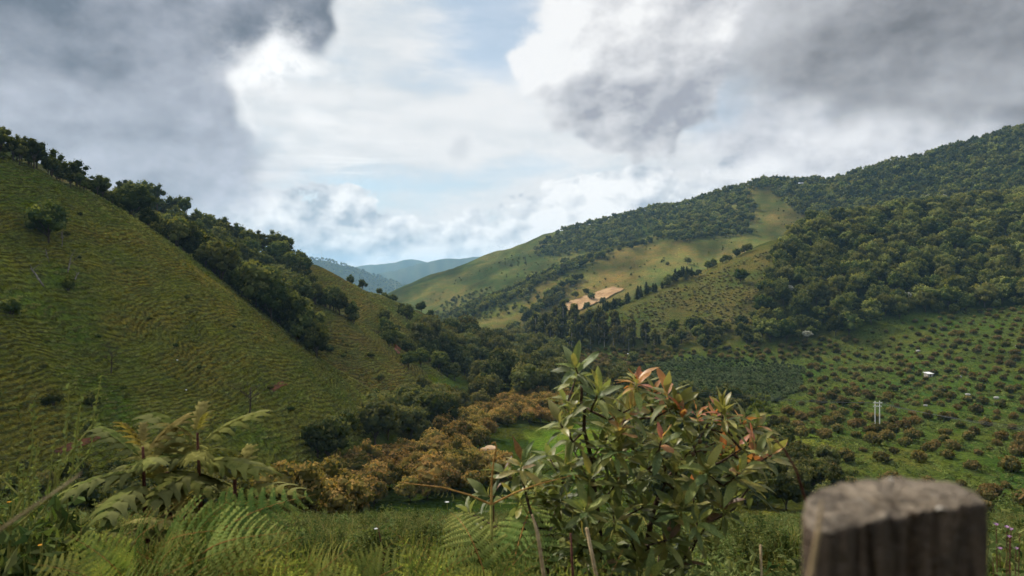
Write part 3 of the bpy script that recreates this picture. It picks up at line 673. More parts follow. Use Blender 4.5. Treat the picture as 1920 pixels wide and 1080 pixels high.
def plant(name, meshes, pts, size, seed, label, cat, group, nmax=300, stuff=None, var=(0.75, 1.3), sink=0.15, relabel=None):
    """the largest in view as single things, the rest as one mass; a mesh may be a (trunk, crown) pair"""
    r = np.random.default_rng(seed); n = len(pts)
    if n == 0: return []
    s = size * r.uniform(var[0], var[1], n); rot = r.uniform(0, 6.28, n); ix = r.integers(0, len(meshes), n)
    order = np.argsort(-s / pts[:, 1]); out = []
    for k in order[:nmax]:
        x, y, z = pts[k]; me = meshes[ix[k]]
        lab = label(x, y, z, s[k], k) if callable(label) else label
        sc = (s[k] * r.uniform(.9, 1.12), s[k] * r.uniform(.9, 1.12), s[k] * r.uniform(.9, 1.12))
        if isinstance(me, tuple):
            e = obj(name, None, loc=(x, y, z - sink), rot=(0, 0, rot[k]), scale=sc, label=lab, category=cat, group=group)
            e.empty_display_size = 0.3
            obj('trunk', me[0], parent=e); obj('crown', me[1], parent=e)
        else:
            e = obj(name, me, loc=(x, y, z - sink), rot=(0, 0, rot[k]), scale=sc, label=lab, category=cat, group=group)
        out.append(e)
    if relabel: relabel(out)
    rest = order[nmax:]
    if len(rest) and stuff:
        srcs = []
        for i, me in enumerate(meshes):
            s0 = next((o for o in out if o.data == me), None)
            srcs.append(s0)
        srcs = [q for q in srcs if q is not None]
        gn_scatter(stuff[0], pts[rest] - np.array([0, 0, sink]), s[rest], rot[rest], ix[rest] % len(srcs), srcs, stuff[1])
    return out

# ------------------------------------------------------------------ draped patches: bare soil, road, river bed, lawns
def drape(name, pix, mat, label, lift=0.25, n=26, dmin=1.5):
    """a sheet laid over the terrain, its outline given by ground points"""
    g = [hit(px, py, dmin) for px, py in pix]; g = [q for q in g if q is not None]
    poly = [(q.x, q.y) for q in g]
    xs = [p[0] for p in poly]; ys = [p[1] for p in poly]
    gx = np.linspace(min(xs), max(xs), n); gy = np.linspace(min(ys), max(ys), n)
    X, Y = np.meshgrid(gx, gy); wob = (max(xs) - min(xs)) * 0.035
    ins = inpoly(X + fbm(X / 6, Y / 6, 2, 3) * wob, Y + fbm(X / 6 + 9, Y / 6, 2, 4) * wob, poly)
    Z = H(X, Y) + lift
    idx = np.arange(n * n).reshape(n, n); Fc = []
    for i in range(n - 1):
        for j in range(n - 1):
            if ins[i:i + 2, j:j + 2].sum() >= 3: Fc.append((idx[i, j], idx[i, j + 1], idx[i + 1, j + 1], idx[i + 1, j]))
    used = sorted({v for f in Fc for v in f}); mp = {v: k for k, v in enumerate(used)}
    V = np.stack([X.ravel(), Y.ravel(), Z.ravel()], 1)[used]
    me = new_mesh(name, V, [tuple(mp[v] for v in f) for f in Fc], [mat])
    return obj(name, me, kind='structure', label=label)
M['soil'] = plain_mat('bare_soil', (0.25, 0.150, 0.070), (0.37, 0.245, 0.130), 0.10, bump=0.5)
M['road'] = plain_mat('dirt_road', (0.28, 0.185, 0.11), (0.46, 0.33, 0.21), 0.6)
M['gravel'] = plain_mat('river_gravel', (0.16, 0.15, 0.14), (0.42, 0.41, 0.39), 0.8)
M['lawn'] = plain_mat('meadow', (0.062, 0.098, 0.020), (0.135, 0.175, 0.036), 0.5)
M['grazed'] = plain_mat('grazed_strip', (0.10, 0.115, 0.035), (0.20, 0.20, 0.065), 0.25)
drape('bare_soil', [(1050, 577), (1068, 566), (1110, 553), (1150, 538), (1172, 543), (1130, 565), (1090, 582), (1058, 584)], M['soil'], 'orange bare soil cut on the sunlit spur', 1.3, 70, 600)
M['redsoil'] = plain_mat('red_soil', (0.085, 0.036, 0.018), (0.20, 0.080, 0.038), 0.8)
drape('bare_soil', [(98, 846), (138, 828), (186, 816), (190, 823), (152, 838), (112, 853)], M['redsoil'], 'red soil scar low on the left pasture', 0.12, 50, 60)
drape('bare_soil', [(500, 728), (530, 716), (545, 722), (512, 736)], M['redsoil'], 'small red soil scar near the right end of the left pasture', 0.12, 40, 60)
drape('bare_soil', [(738, 655), (752, 640), (762, 650), (748, 668)], M['redsoil'], 'red soil slip on the second left spur', 0.2, 40, 200)
drape('dirt_road', [(898, 846), (915, 834), (932, 838), (925, 862), (905, 868)], M['road'], 'pale dirt road among rust-coloured trees', 0.15)
drape('river_bed', [(885, 738), (905, 733), (925, 742), (915, 750), (895, 746)], M['gravel'], 'grey gravel river bed below the dark trees', 0.15)

# ------------------------------------------------------------------ tree meshes
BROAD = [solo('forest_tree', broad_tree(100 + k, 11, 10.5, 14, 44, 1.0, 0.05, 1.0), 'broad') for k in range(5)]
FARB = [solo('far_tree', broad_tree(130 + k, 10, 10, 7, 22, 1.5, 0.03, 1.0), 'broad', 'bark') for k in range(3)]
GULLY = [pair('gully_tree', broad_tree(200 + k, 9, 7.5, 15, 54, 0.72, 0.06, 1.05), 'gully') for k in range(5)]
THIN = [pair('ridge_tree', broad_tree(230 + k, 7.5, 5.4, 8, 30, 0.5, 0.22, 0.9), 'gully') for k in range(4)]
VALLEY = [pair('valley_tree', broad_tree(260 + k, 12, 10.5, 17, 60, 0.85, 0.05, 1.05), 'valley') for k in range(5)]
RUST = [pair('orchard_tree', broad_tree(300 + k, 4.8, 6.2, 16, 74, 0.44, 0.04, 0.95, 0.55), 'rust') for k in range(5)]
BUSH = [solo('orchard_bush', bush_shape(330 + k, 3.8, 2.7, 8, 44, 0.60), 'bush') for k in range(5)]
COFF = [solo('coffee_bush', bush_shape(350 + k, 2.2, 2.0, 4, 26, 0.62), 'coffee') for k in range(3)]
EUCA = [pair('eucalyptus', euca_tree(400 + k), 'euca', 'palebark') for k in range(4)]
CONI = [pair('conifer', conifer_tree(420 + k), 'conifer') for k in range(3)]
SCRUB = [solo('scrub_bush', bush_shape(440 + k, 2.6, 1.5, 5, 20, 0.6), 'scrub') for k in range(3)]
HBUSH = [solo('hill_bush', bush_shape(450 + k, 2.6, 1.9, 6, 40, 0.45), 'gully') for k in range(3)]
POPL = [pair('poplar', euca_tree(470 + k, 16, 4.2, 34), 'poplar') for k in range(2)]
SILV = [solo('silver_tree', broad_tree(480 + k, 10, 9, 8, 34, 1.0, 0.2, 0.6), 'silver') for k in range(2)]

# ------------------------------------------------------------------ woods
# left ridge
pt = line_points([(-40, 300), (60, 325), (140, 360), (215, 405)], [141, 150, 160, 172], 64, 11, 2.2)
plant('ridge_tree', THIN, pt, 0.72, 11, 'small dark tree on the crest of the left pasture hill', 'tree', 'trees along the left crest', var=(.4, 1.35), relabel=by_order('small dark tree on the left pasture crest, %s from the left'))
pt = scatter([(170, 375), (240, 385), (330, 425), (450, 468), (560, 505), (600, 560), (560, 600), (600, 680), (540, 690), (420, 640), (300, 520), (190, 410)], 178, 330, 4.9, 12, hgt=6, keep=.95)
plant('gully_tree', GULLY, pt, 1.0, 12, 'dark leafy tree in the wooded gully behind the left pasture', 'tree', 'trees in the left gully', 300, ('gully_wood', 'dark wood filling the left gully'), var=(.5, 1.4), relabel=by_order('dark tree in the gully behind the left pasture, %s from the left'))
pt = line_points([(250, 400), (330, 425), (410, 455), (480, 478), (560, 505)], [303, 309, 316, 322, 330], 30, 13, 2.5)
plant('ridge_tree', THIN, pt, 1.25, 13, 'wispy tree standing on the skyline of the second left spur', 'tree', 'trees on the second left skyline', var=(.6, 1.3), relabel=by_order('wispy tree on the second left skyline, %s from the left'))
pt = line_points([(500, 575), (560, 585), (610, 620), (655, 655)], [250, 252, 254, 256], 26, 14, 3.0)
plant('gully_tree', GULLY, pt, 0.85, 14, 'round tree in the clump on the small pasture spur', 'tree', 'clump on the small spur', relabel=by_order('round tree in the clump on the small spur, %s from the left'))
pt = scatter([(560, 540), (640, 560), (760, 600), (860, 640), (890, 720), (800, 720), (700, 660), (600, 600)], 240, 450, 7.5, 15, keep=.6, hgt=4, noise_cut=(40, -.08))
plant('slope_tree', GULLY, pt, 0.75, 15, 'tree scattered on the slope of the second left spur', 'tree', 'trees on the second left slope', var=(.5, 1.2), relabel=by_order('tree on the second left slope, %s from the left'))
pt = line_points([(640, 540), (690, 550), (750, 575), (800, 600), (850, 625)], [352, 362, 384, 402, 420], 9, 16, 1.5)
plant('ridge_tree', GULLY, pt, 0.62, 16, 'small round tree on the bare skyline of the second left spur', 'tree', 'lone trees on the bare skyline', relabel=by_order('small tree on the bare second skyline, %s from the left'))
pt = scatter([(690, 600), (760, 592), (860, 640), (900, 720), (830, 715), (760, 690), (720, 650)], 240, 450, 6.5, 151, keep=.8, hgt=4)
plant('slope_tree', GULLY, pt, 0.8, 151, 'tree in the belt running down the second left spur into the valley', 'tree', 'tree belt down the second left spur', 200, None, var=(.5, 1.3), relabel=by_order('tree in the belt down the second left spur, %s from the left'))
# valley woods
pt = scatter([(780, 655), (850, 625), (900, 650), (1000, 650), (1070, 665), (1060, 740), (960, 762), (905, 752), (870, 720)], 240, 560, 8.5, 17, keep=.9, hgt=8)
plant('valley_tree', VALLEY, pt, 1.0, 17, 'tall dark tree in the wood along the valley stream', 'tree', 'trees along the stream', 200, ('stream_wood', 'dark wood along the stream'), var=(.6, 1.25), relabel=by_mark('dark stream-wood tree', [('the gravel river bed', 905, 740), ('the small distant twin pole', 1035, 660), ('the pale poplars', 885, 640), ('the shrub top', 1085, 670), ('the green spur-foot meadow', 845, 720)], 12))
pt = scatter([(540, 880), (600, 830), (690, 785), (790, 765), (880, 755), (930, 752), (860, 800), (760, 835), (690, 868), (620, 905)], 95, 240, 6.5, 18, keep=.95, hgt=4)
plant('thicket_tree', VALLEY, pt, 0.72, 18, 'dark green tree in the thicket at the foot of the left pasture', 'tree', 'thicket below the left pasture', 220, None, var=(.55, 1.3), relabel=by_order('dark tree in the thicket below the left pasture, %s from the left'))
pt = scatter([(1330, 850), (1420, 810), (1520, 850), (1580, 900), (1560, 960), (1440, 960), (1350, 930)], 70, 230, 4.8, 19, keep=.95, hgt=3)
plant('shrubby_tree', VALLEY, pt, 0.42, 19, 'dark green shrubby tree in the gully behind the wooden post', 'tree', 'thicket behind the post', 140, None, var=(.6, 1.3), relabel=by_order('shrubby tree in the gully behind the post, %s from the left'))
pt = scatter([(1040, 690), (1180, 700), (1260, 745), (1420, 770), (1440, 800), (1300, 800), (1180, 800), (1060, 745)], 170, 420, 7.5, 190, keep=.62, hgt=4)
plant('valley_tree', VALLEY, pt, 0.6, 190, 'green tree on the valley floor just behind the leafy shrub', 'tree', 'trees behind the leafy shrub', 160, None, var=(.45, 1.2), relabel=by_order('green tree on the floor behind the leafy shrub, %s from the left'))
pt = scatter([(1160, 810), (1330, 800), (1420, 830), (1400, 960), (1250, 960), (1180, 900)], 95, 220, 5.0, 191, keep=.7, hgt=3)
plant('bushy_tree', VALLEY, pt, 0.45, 191, 'low bushy tree in the hollow behind the shrub branches', 'tree', 'bushy trees in the hollow', 160, None, var=(.5, 1.2), relabel=by_order('bushy tree in the hollow behind the shrub branches, %s from the left'))
pt = scatter([(-200, 850), (200, 900), (420, 905), (560, 870), (560, 990), (-200, 990)], 60, 160, 4.5, 192, keep=.55, hgt=3)
plant('bushy_tree', VALLEY, pt, 0.36, 192, 'dark bushy tree in the hollow at the bottom of the left pasture', 'tree', 'bushes at the pasture bottom', 160, None, var=(.5, 1.3), relabel=by_order('bushy tree at the bottom of the left pasture, %s from the left'))
# rust orchard in the valley
pt = scatter([(530, 950), (600, 905), (700, 870), (760, 855), (840, 830), (905, 835), (900, 870), (960, 885), (940, 925), (800, 950), (680, 975), (560, 985)], 60, 190, 5.0, 20, keep=.97, hgt=2)
plant('orchard_tree', RUST, pt, 1.08, 20, 'rust-tinged orchard tree in the grove on the valley floor', 'tree', 'rust-tinged grove on the valley floor', 300, None, var=(.75, 1.2), relabel=by_mark('rust-tinged grove tree', [('the small clearing', 785, 885), ('the pale dirt road', 915, 850), ('the large fern tip', 590, 925)], 12))
pt = scatter([(810, 812), (900, 775), (960, 752), (1060, 742), (1080, 800), (960, 800), (900, 830)], 110, 250, 5.0, 21, keep=.97, hgt=2)
plant('orchard_tree', RUST, pt, 0.95, 21, 'rust-tinged orchard tree in the grove beside the stream wood', 'tree', 'rust-tinged grove by the stream', 200, None, var=(.75, 1.2), relabel=by_order('rust-tinged tree beside the stream wood, %s from the left'))
# right-hand orchard slope
pt = scatter([(1520, 662), (1620, 630), (1700, 600), (1800, 585), (2050, 560), (2050, 1060), (1700, 990), (1560, 900), (1480, 830), (1430, 790), (1500, 760)], 95, 500, 7.2, 22, jit=.10, keep=.88, hgt=2, rows=1.15)
plant('orchard_bush', BUSH, pt, 1.08, 22, 'round rust-tipped orchard bush on the grassy right-hand slope', 'bush', 'orchard bushes on the right-hand slope', 300, ('orchard_rows', 'rust-tipped orchard bushes farther up the slope'), var=(.45, 1.25), relabel=by_mark('rust-tipped orchard bush', [('the twin power poles', 1645, 800), ('the white-roofed shed', 1741, 706), ('the bamboo clump', 1428, 785), ('the wooden post top', 1680, 900), ('the flat pale rock', 1868, 748), ('the forest corner', 1560, 650), ('the right end rock', 1910, 652)], 14))
pt = scatter([(1050, 668), (1060, 652), (1300, 658), (1560, 636), (1620, 628), (1520, 672), (1440, 680), (1300, 668), (1190, 690), (1100, 690)], 300, 620, 4.4, 23, jit=.3, keep=.9, hgt=2)
plant('orchard_bush', BUSH, pt, 1.15, 23, 'rust-tipped bush in the long orchard strip above the dark crop plot', 'bush', 'orchard strip above the crop plot', 4, ('orchard_strip', 'long strip of rust-tipped orchard bushes below the eucalyptus'), var=(.6, 1.15), relabel=by_order('larger rust-tipped bush in the strip above the crop plot, %s from the left'))
pt = scatter([(1180, 700), (1230, 680), (1310, 668), (1440, 678), (1510, 690), (1500, 735), (1450, 758), (1330, 760), (1200, 735)], 230, 470, 2.1, 24, jit=.26, hgt=2, rows=1.6)
plant('coffee_bush', COFF, pt, 0.95, 24, 'dark green bush in the close-planted crop plot', 'bush', 'bushes of the dark crop plot', 80, ('coffee_rows', 'close rows of dark green crop bushes'), var=(.8, 1.2))
# forest hill on the right
pt = scatter([(1425, 600), (1440, 490), (1500, 436), (1560, 415), (1700, 388), (1950, 360), (2050, 350), (2050, 580), (1900, 578), (1700, 600), (1560, 640), (1480, 655), (1420, 640)], 380, 720, 8.0, 25, keep=.97, hgt=8)
plant('forest_tree', BROAD, pt, 0.95, 25, 'broad green tree in the forest on the right-hand hill', 'tree', 'trees of the right-hand forest hill', 300, ('hill_forest', 'dense green forest on the right-hand hill'), var=(.4, 1.45), relabel=by_mark('broad forest tree', [('the middle silvery tree', 1754, 495), ('the low white-leaved tree', 1722, 553), ('the left-edge silvery tree', 1480, 553), ('the bottom-edge white tree', 1513, 640), ('the mountain-edge silvery crown', 1742, 374), ('the right frame edge', 1910, 480), ('the lone scrub-spur tree', 1389, 532), ('the forest top corner', 1560, 420)], 10))
pt = scatter([(1210, 655), (1240, 630), (1330, 615), (1420, 600), (1430, 650), (1300, 662)], 400, 560, 7.5, 26, keep=.8, hgt=5)
plant('forest_tree', BROAD, pt, 0.75, 26, 'tree in the belt at the foot of the scrub spur', 'tree', 'tree belt below the scrub spur', 150, None, relabel=by_order('tree in the belt below the scrub spur, %s from the left'))
pt = scatter([(1120, 610), (1250, 545), (1440, 470), (1440, 600), (1300, 640), (1160, 640)], 400, 640, 2.6, 27, keep=.75, hgt=2, noise_cut=(22, -.25))
plant('scrub_bush', SCRUB, pt, 0.8, 27, 'low olive scrub bush on the open spur', 'bush', 'scrub on the open spur', 60, ('spur_scrub', 'low olive scrub covering the open spur'), var=(.5, 1.4))
o = hit(1389, 532, 400); plant('lone_tree', [GULLY[0]], np.array([o[:]]), 1.15, 28, 'lone dark tree on the open scrub spur', 'tree', 'lone tree')
pt = scatter([(985, 645), (1010, 622), (1060, 620), (1130, 628), (1230, 640), (1240, 658), (1100, 662), (1040, 658)], 400, 620, 6.5, 29, keep=.95, hgt=18)
plant('eucalyptus', EUCA, pt, 0.82, 29, 'tall eucalyptus with yellow-green top in the valley stand', 'tree', 'eucalyptus stand', 140, None, var=(.7, 1.2), relabel=by_order('tall eucalyptus in the valley stand, %s from the left'))
pt = line_points([(1120, 600), (1180, 572), (1240, 548), (1310, 514)], [500, 505, 512, 522], 56, 30, 2.2)
plant('conifer', CONI + [GULLY[2], GULLY[3]], pt, 0.74, 30, 'dark tree in the line along the scrub spur', 'tree', 'conifer line on the spur', var=(.65, 1.2), relabel=by_order('dark pointed or round tree along the scrub spur, %s from the left'))
pt = line_points([(1320, 508), (1370, 490), (1405, 478)], [534, 540, 546], 12, 31, 2)
plant('ridge_tree', GULLY, pt, 0.7, 31, 'dark tree at the upper end of the conifer line', 'tree', 'trees above the conifer line', relabel=by_order('dark tree above the conifer line, %s from the left'))
pt = line_points([(872, 640), (905, 650)], [560, 560], 9, 32, 4.0)
plant('poplar', POPL, pt, 0.75, 32, 'slim pale poplar at the far end of the valley floor', 'tree', 'pale poplars', relabel=by_order('slim pale poplar at the valley end, %s from the left'))
# sunlit spur and beyond
pt = scatter([(1225, 445), (1290, 405), (1400, 355), (1418, 400), (1410, 440), (1330, 448), (1280, 455)], 820, 1060, 9, 33, keep=.97, hgt=7)
plant('far_tree', BROAD, pt, 0.85, 33, 'tree in the wood below the grassy knob', 'tree', 'wood below the grassy knob', 60, ('knob_wood', 'green wood below the grassy knob'), var=(.6, 1.2), relabel=by_order('tree in the wood below the grassy knob, %s from the left'))
pt = line_points([(885, 606), (960, 568), (1050, 520), (1120, 490), (1235, 447)], [712, 735, 790, 825, 880], 120, 34, 7)
plant('far_tree', BROAD, pt, 0.72, 34, 'tree in the line along the sunlit spur', 'tree', 'tree line along the sunlit spur', 120, None, var=(.5, 1.2), relabel=by_order('tree in the line along the sunlit spur, %s from the left'))
pt = scatter([(960, 620), (1020, 580), (1070, 545), (1150, 520), (1300, 470), (1380, 450), (1300, 500), (1180, 560), (1060, 600), (1000, 640)], 600, 960, 15, 35, keep=.62, hgt=4, noise_cut=(55, .0))
plant('far_tree', BROAD, pt, 0.6, 35, 'small tree scattered over the sunlit pasture spur', 'tree', 'scattered trees on the sunlit spur', 160, None, var=(.4, 1.3), relabel=by_order('small tree scattered on the sunlit spur, %s from the left'))
pt = line_points([(985, 610), (1010, 580), (1040, 552), (1075, 530)], [650, 680, 715, 750], 34, 36, 5)
plant('far_tree', BROAD, pt, 0.85, 36, 'dark round tree beside the bare soil cut', 'tree', 'trees beside the bare soil', relabel=by_order('dark tree beside the bare soil cut, %s from the left'))
pt = scatter([(900, 660), (960, 610), (1050, 590), (1080, 610), (1000, 650)], 520, 720, 10, 37, keep=.8, hgt=8)
plant('forest_tree', BROAD, pt, 0.85, 37, 'green tree in the belt between valley floor and sunlit spur', 'tree', 'tree belt at the far valley end', 100, None, relabel=by_order('tree in the belt at the far valley end, %s from the left'))
FO = [o for o in COL.objects if o.name.startswith('far_tree')][0]
fsrc = []
for k, me in enumerate(FARB):
    q = hit(1180 + 60 * k, 415 - 14 * k, 900)
    fsrc.append(obj('far_tree', me, loc=q, scale=1.0, label='tree at the upper edge of the skyline forest, %s from the knob' % ('third', 'second', 'first')[k], category='tree', group='skyline forest edge'))
def far_forest(nm, poly, d0, d1, step, seed, lab, s=1.0, keep=.97, jit=.45, var=(.6, 1.25), hgt=6, rows=None, nc=None):
    p = scatter(poly, d0, d1, step, seed, jit=jit, keep=keep, hgt=hgt, rows=rows, noise_cut=nc)
    r = np.random.default_rng(seed)
    gn_scatter(nm, p, s * r.uniform(var[0], var[1], len(p)), r.uniform(0, 6.28, len(p)), r.integers(0, 3, len(p)), fsrc, lab)
    return len(p)
nf = []
nf.append(far_forest('skyline_forest', [(1000, 470), (1060, 430), (1250, 380), (1430, 335), (1440, 352), (1330, 400), (1230, 440), (1120, 475), (1000, 485)], 900, 1420, 9.5, 41, 'dark forest on the skyline spur', .9))
nf.append(far_forest('mountain_forest', [(1425, 340), (1560, 335), (1700, 290), (2060, 160), (2060, 420), (1700, 430), (1540, 430), (1490, 400), (1440, 355)], 660, 1200, 8.5, 42, 'dense forest covering the high mountain', .95))
nf.append(far_forest('slope_forest', [(860, 590), (930, 560), (1020, 510), (1120, 470), (1100, 500), (980, 560), (890, 612)], 700, 1300, 10, 43, 'green wood between the two far spurs', .75, keep=.8))
nf.append(far_forest('far_orchard', [(800, 592), (850, 560), (900, 545), (1015, 528), (1015, 560), (960, 590), (890, 616), (840, 606)], 680, 1300, 7.5, 44, 'rows of small round trees on the far slope', .5, jit=.34, rows=1.15, var=(.6, 1.1), nc=(60, -.2)))
nf.append(far_forest('far_orchard', [(930, 495), (960, 480), (1000, 482), (985, 500), (940, 502)], 900, 1300, 10, 45, 'small plot of trees on reddish ground below the skyline', .32, jit=.15, rows=1.4))
nf.append(far_forest('skyline_bushes', [(850, 530), (900, 495), (1000, 455), (1010, 460), (900, 510), (850, 545)], 1150, 1350, 16, 46, 'bushes dotted along the skyline', .45, keep=.5))
nf.append(far_forest('mast_hill_forest', [(400, 440), (620, 478), (780, 545), (820, 600), (560, 600)], 2900, 4000, 19, 47, 'blue-green forest on the hill with the mast', 1.1, keep=.75))
nf.append(far_forest('spur_bushes', [(760, 580), (900, 500), (1060, 440), (1240, 440), (1400, 400), (1480, 360), (1500, 410), (1400, 470), (1240, 540), (1050, 610), (860, 620)], 560, 1350, 10.5, 48, 'small dark bushes dotted over the far pasture spurs', .17, keep=.8, var=(.4, 1.7), hgt=2, nc=(38, -.02)))
print('far forest instances', nf)
# silvery crowns in the forests
for k, (px, py, lab) in enumerate([(1742, 374, 'silvery-white crowned tree high on the mountain edge'), (1770, 376, 'smaller silvery-white crown beside the grassy crest'), (1754, 495, 'silvery tree in the middle of the right-hand forest'), (1722, 553, 'white-leaved tree low in the right-hand forest'), (1703, 567, 'white-leaved tree just above the orchard edge'), (1480, 553, 'silvery tree at the left edge of the forest hill'), (1513, 640, 'white-leaved tree at the bottom edge of the forest'), (1583, 364, 'tiny silvery crown far up the mountain forest')]):
    q = hit(px, py + 6, 380); q = Vector((q.x, q.y, q.z))
    plant('silver_tree', [SILV[k % 2]], np.array([q[:]]), 0.62 if k > 1 else 0.8, 500 + k, lab, 'tree', 'silvery trees in the forest', var=(1, 1.05), sink=-1.8)
# pasture bushes
for k, (px, py, s, lab) in enumerate([(20, 590, 1.5, 'dark bush at the left edge of the pasture hill'), (128, 545, 1.3, 'round dark bush below the fallen logs'), (172, 762, 1.3, 'bush low on the dark pasture'), (100, 760, 1.2, 'bush beside the red soil scar'), (170, 810, 1.2, 'small bush above the red soil scar'), (330, 650, .5, 'tiny bush in the middle of the pasture'), (545, 770, .7, 'small bush near the foot of the pasture'), (430, 815, .9, 'bush right above the lobed-leaf plant'), (80, 690, .6, 'tiny bush on the left of the pasture'), (280, 600, .5, 'tiny dark bush high on the pasture'), (350, 560, .6, 'small bush near the crest of the pasture'), (230, 730, .5, 'tiny bush on the lower pasture')]):
    q = hit(px, py, 60); plant('pasture_bush', [HBUSH[k % 3]], np.array([q[:]]), s, 540 + k, lab, 'bush', 'bushes on the left pasture', var=(1, 1.02))
pt = scatter([(0, 330), (180, 400), (400, 580), (640, 760), (520, 860), (0, 900)], 75, 205, 7.0, 570, jit=.5, keep=.42, hgt=1, noise_cut=(20, .02))
plant('pasture_shrub', HBUSH, pt, 0.36, 570, 'tiny shrub dotted over the left pasture', 'bush', 'tiny shrubs on the left pasture', 120, None, var=(.4, 1.7), relabel=by_order('tiny shrub dotted over the left pasture, %s from the left'))
pt = scatter([(560, 630), (720, 760), (790, 772), (720, 690), (640, 610)], 204, 275, 4.2, 571, jit=.5, keep=.5, hgt=2)
plant('hollow_bush', HBUSH, pt, 0.95, 571, 'bush in the hollow behind the pasture crest', 'bush', 'bushes in the hollow behind the crest', 80, None, var=(.5, 1.5), relabel=by_order('bush in the hollow behind the pasture crest, %s from the left'))
q = hit(92, 456, 60); plant('pasture_tree', [GULLY[1]], np.array([q[:]]), 1.0, 560, 'lone leafy tree on the upper left pasture', 'tree', 'lone pasture tree', var=(1, 1.01))
q = hit(1428, 785, 150); plant('bamboo_clump', [pair('bamboo', palm_like(5, 9.0), 'bamboo')], np.array([q[:]]), 0.85, 561, 'bright green feathery bamboo clump beside the crop plot', 'bamboo', 'bamboo clump', var=(1, 1.01))
q = hit(1187, 686, 250); plant('lone_tree', [VALLEY[2]], np.array([q[:]]), 0.75, 562, 'lone dark round tree between orchard strip and crop plot', 'tree', 'lone tree by the crop plot', var=(1, 1.01))

# tussock rows that make the terraces of the left pasture
def tussock(seed, mat='tuss'):
    r = np.random.default_rng(seed); g = Geo()
    g.add(ICO_V * np.array([.72, .26, .22]) * r.uniform(.75, 1.2, (len(ICO_V), 1)), ICO_F, 0, .2)
    n = 26; C = np.stack([r.normal(size=n) * .46, r.normal(size=n) * .13, r.uniform(.08, .30, n)], 1)
    N = r.normal(size=(n, 3)) * .5 + np.array([0, -.3, .8]); N /= np.linalg.norm(N, axis=1)[:, None]
    leaf_quads(g, C, N, .34, r, 0, r.random(n), .4)
    return g.mesh('grass_tussock', [M[mat]])
TUSS = [tussock(600 + k) for k in range(4)]
def tussock_rows(nm, poly, d0, d1, step, seed, lab, s0, band=.30):
    p = scatter(poly, d0, d1, step, seed, jit=.5, hgt=.6)
    h0 = H0(p[:, 0], p[:, 1]); e = 1.0
    gx = H0(p[:, 0] + e, p[:, 1]) - h0; gy = H0(p[:, 0], p[:, 1] + e) - h0
    ph = terrace_phase(p[:, 0], p[:, 1]) + 0.25 * fbm(p[:, 0] / 3, p[:, 1] / 3, 2, 78)
    k = (np.mod(ph, 1.0) < band) | (np.random.default_rng(seed).random(len(p)) < .05)
    k &= fbm(p[:, 0] / 12, p[:, 1] / 12, 3, 79) > -.42
    p, gx, gy = p[k], gx[k], gy[k]; r = np.random.default_rng(seed + 1)
    gn_scatter(nm, p - np.array([0, 0, .06]), s0 * r.uniform(.55, 1.3, len(p)), np.arctan2(gy, gx) + math.pi / 2 + r.normal(size=len(p)) * .22, r.integers(0, 4, len(p)), TS, lab)
    return len(p)
TS = []
for k, (px, py) in enumerate([(300, 720), (260, 640), (420, 690), (200, 560)]):
    q = hit(px, py, 60)
    TS.append(obj('grass_tussock', TUSS[k], loc=q, scale=1.1, label='single taller grass tussock %s' % ('on the lower pasture', 'halfway up the pasture', 'towards the right end of the pasture', 'high on the pasture')[k], category='grass', group='single tussocks'))
nt = [tussock_rows('pasture_tussocks', next(c[1] for c in COVER if c[0] == 'pasture'), 62, 215, 0.46, 70, 'grass tussocks in rows along the cattle terraces of the left pasture', .74),
      tussock_rows('far_pasture_tussocks', [(470, 560), (600, 590), (700, 660), (850, 735), (760, 790), (700, 780), (560, 690), (480, 625)], 205, 330, 0.75, 71, 'grass tussocks on the small spur', .9),
      tussock_rows('skyline_pasture_tussocks', [(540, 500), (690, 540), (880, 640), (860, 700), (700, 640), (560, 560)], 290, 450, 1.3, 72, 'grass tussocks on the second left spur', 1.1)]
print('tussocks', nt)
GTU = [tussock(650 + k, 'gtuss') for k in range(3)]; GTS = []
for k, (px, py) in enumerate([(1560, 790), (1760, 830), (1640, 690)]):
    q = hit(px, py, 100); GTS.append(obj('grass_clump', GTU[k], loc=q, scale=1.6, label='taller green grass clump %s' % ('left of the twin power poles', 'below and right of the twin power poles', 'on the orchard slope above the twin poles')[k], category='grass', group='green grass clumps'))
pg_ = scatter([(1400, 700), (1500, 650), (1720, 590), (2050, 560), (2050, 1060), (1600, 960), (1420, 800), (1330, 790)], 95, 460, 1.35, 73, jit=.5, keep=.8, hgt=1, noise_cut=(16, -.22))
r_ = np.random.default_rng(73)
gn_scatter('orchard_grass', pg_ - np.array([0, 0, .1]), r_.uniform(.6, 1.7, len(pg_)), r_.normal(size=len(pg_)) * .5 + 1.4, r_.integers(0, 3, len(pg_)), GTS, 'rough green grass between the orchard bushes')

# ------------------------------------------------------------------ small built things in the valley
M['concrete'] = plain_mat('pole_concrete', (0.55, 0.55, 0.55), (0.72, 0.72, 0.72), 3.0, bump=0.1)
M['wire'] = plain_mat('wire_metal', (0.10, 0.10, 0.10), (0.16, 0.16, 0.16), 3.0, 0.5, 0.0)
M['roofmetal'] = plain_mat('sheet_roof', (0.62, 0.63, 0.64), (0.80, 0.80, 0.81), 2.0, 0.5, 0.1)
M['plaster'] = plain_mat('shed_wall', (0.34, 0.31, 0.28), (0.5, 0.47, 0.43), 2.0)
M['rock'] = plain_mat('pale_rock', (0.28, 0.27, 0.26), (0.55, 0.53, 0.51), 1.5)
M['sack'] = plain_mat('white_sack', (0.66, 0.67, 0.68), (0.85, 0.85, 0.86), 6.0, 0.6)
M['bluesack'] = plain_mat('blue_tarp', (0.10, 0.26, 0.52), (0.30, 0.50, 0.78), 6.0, 0.5)
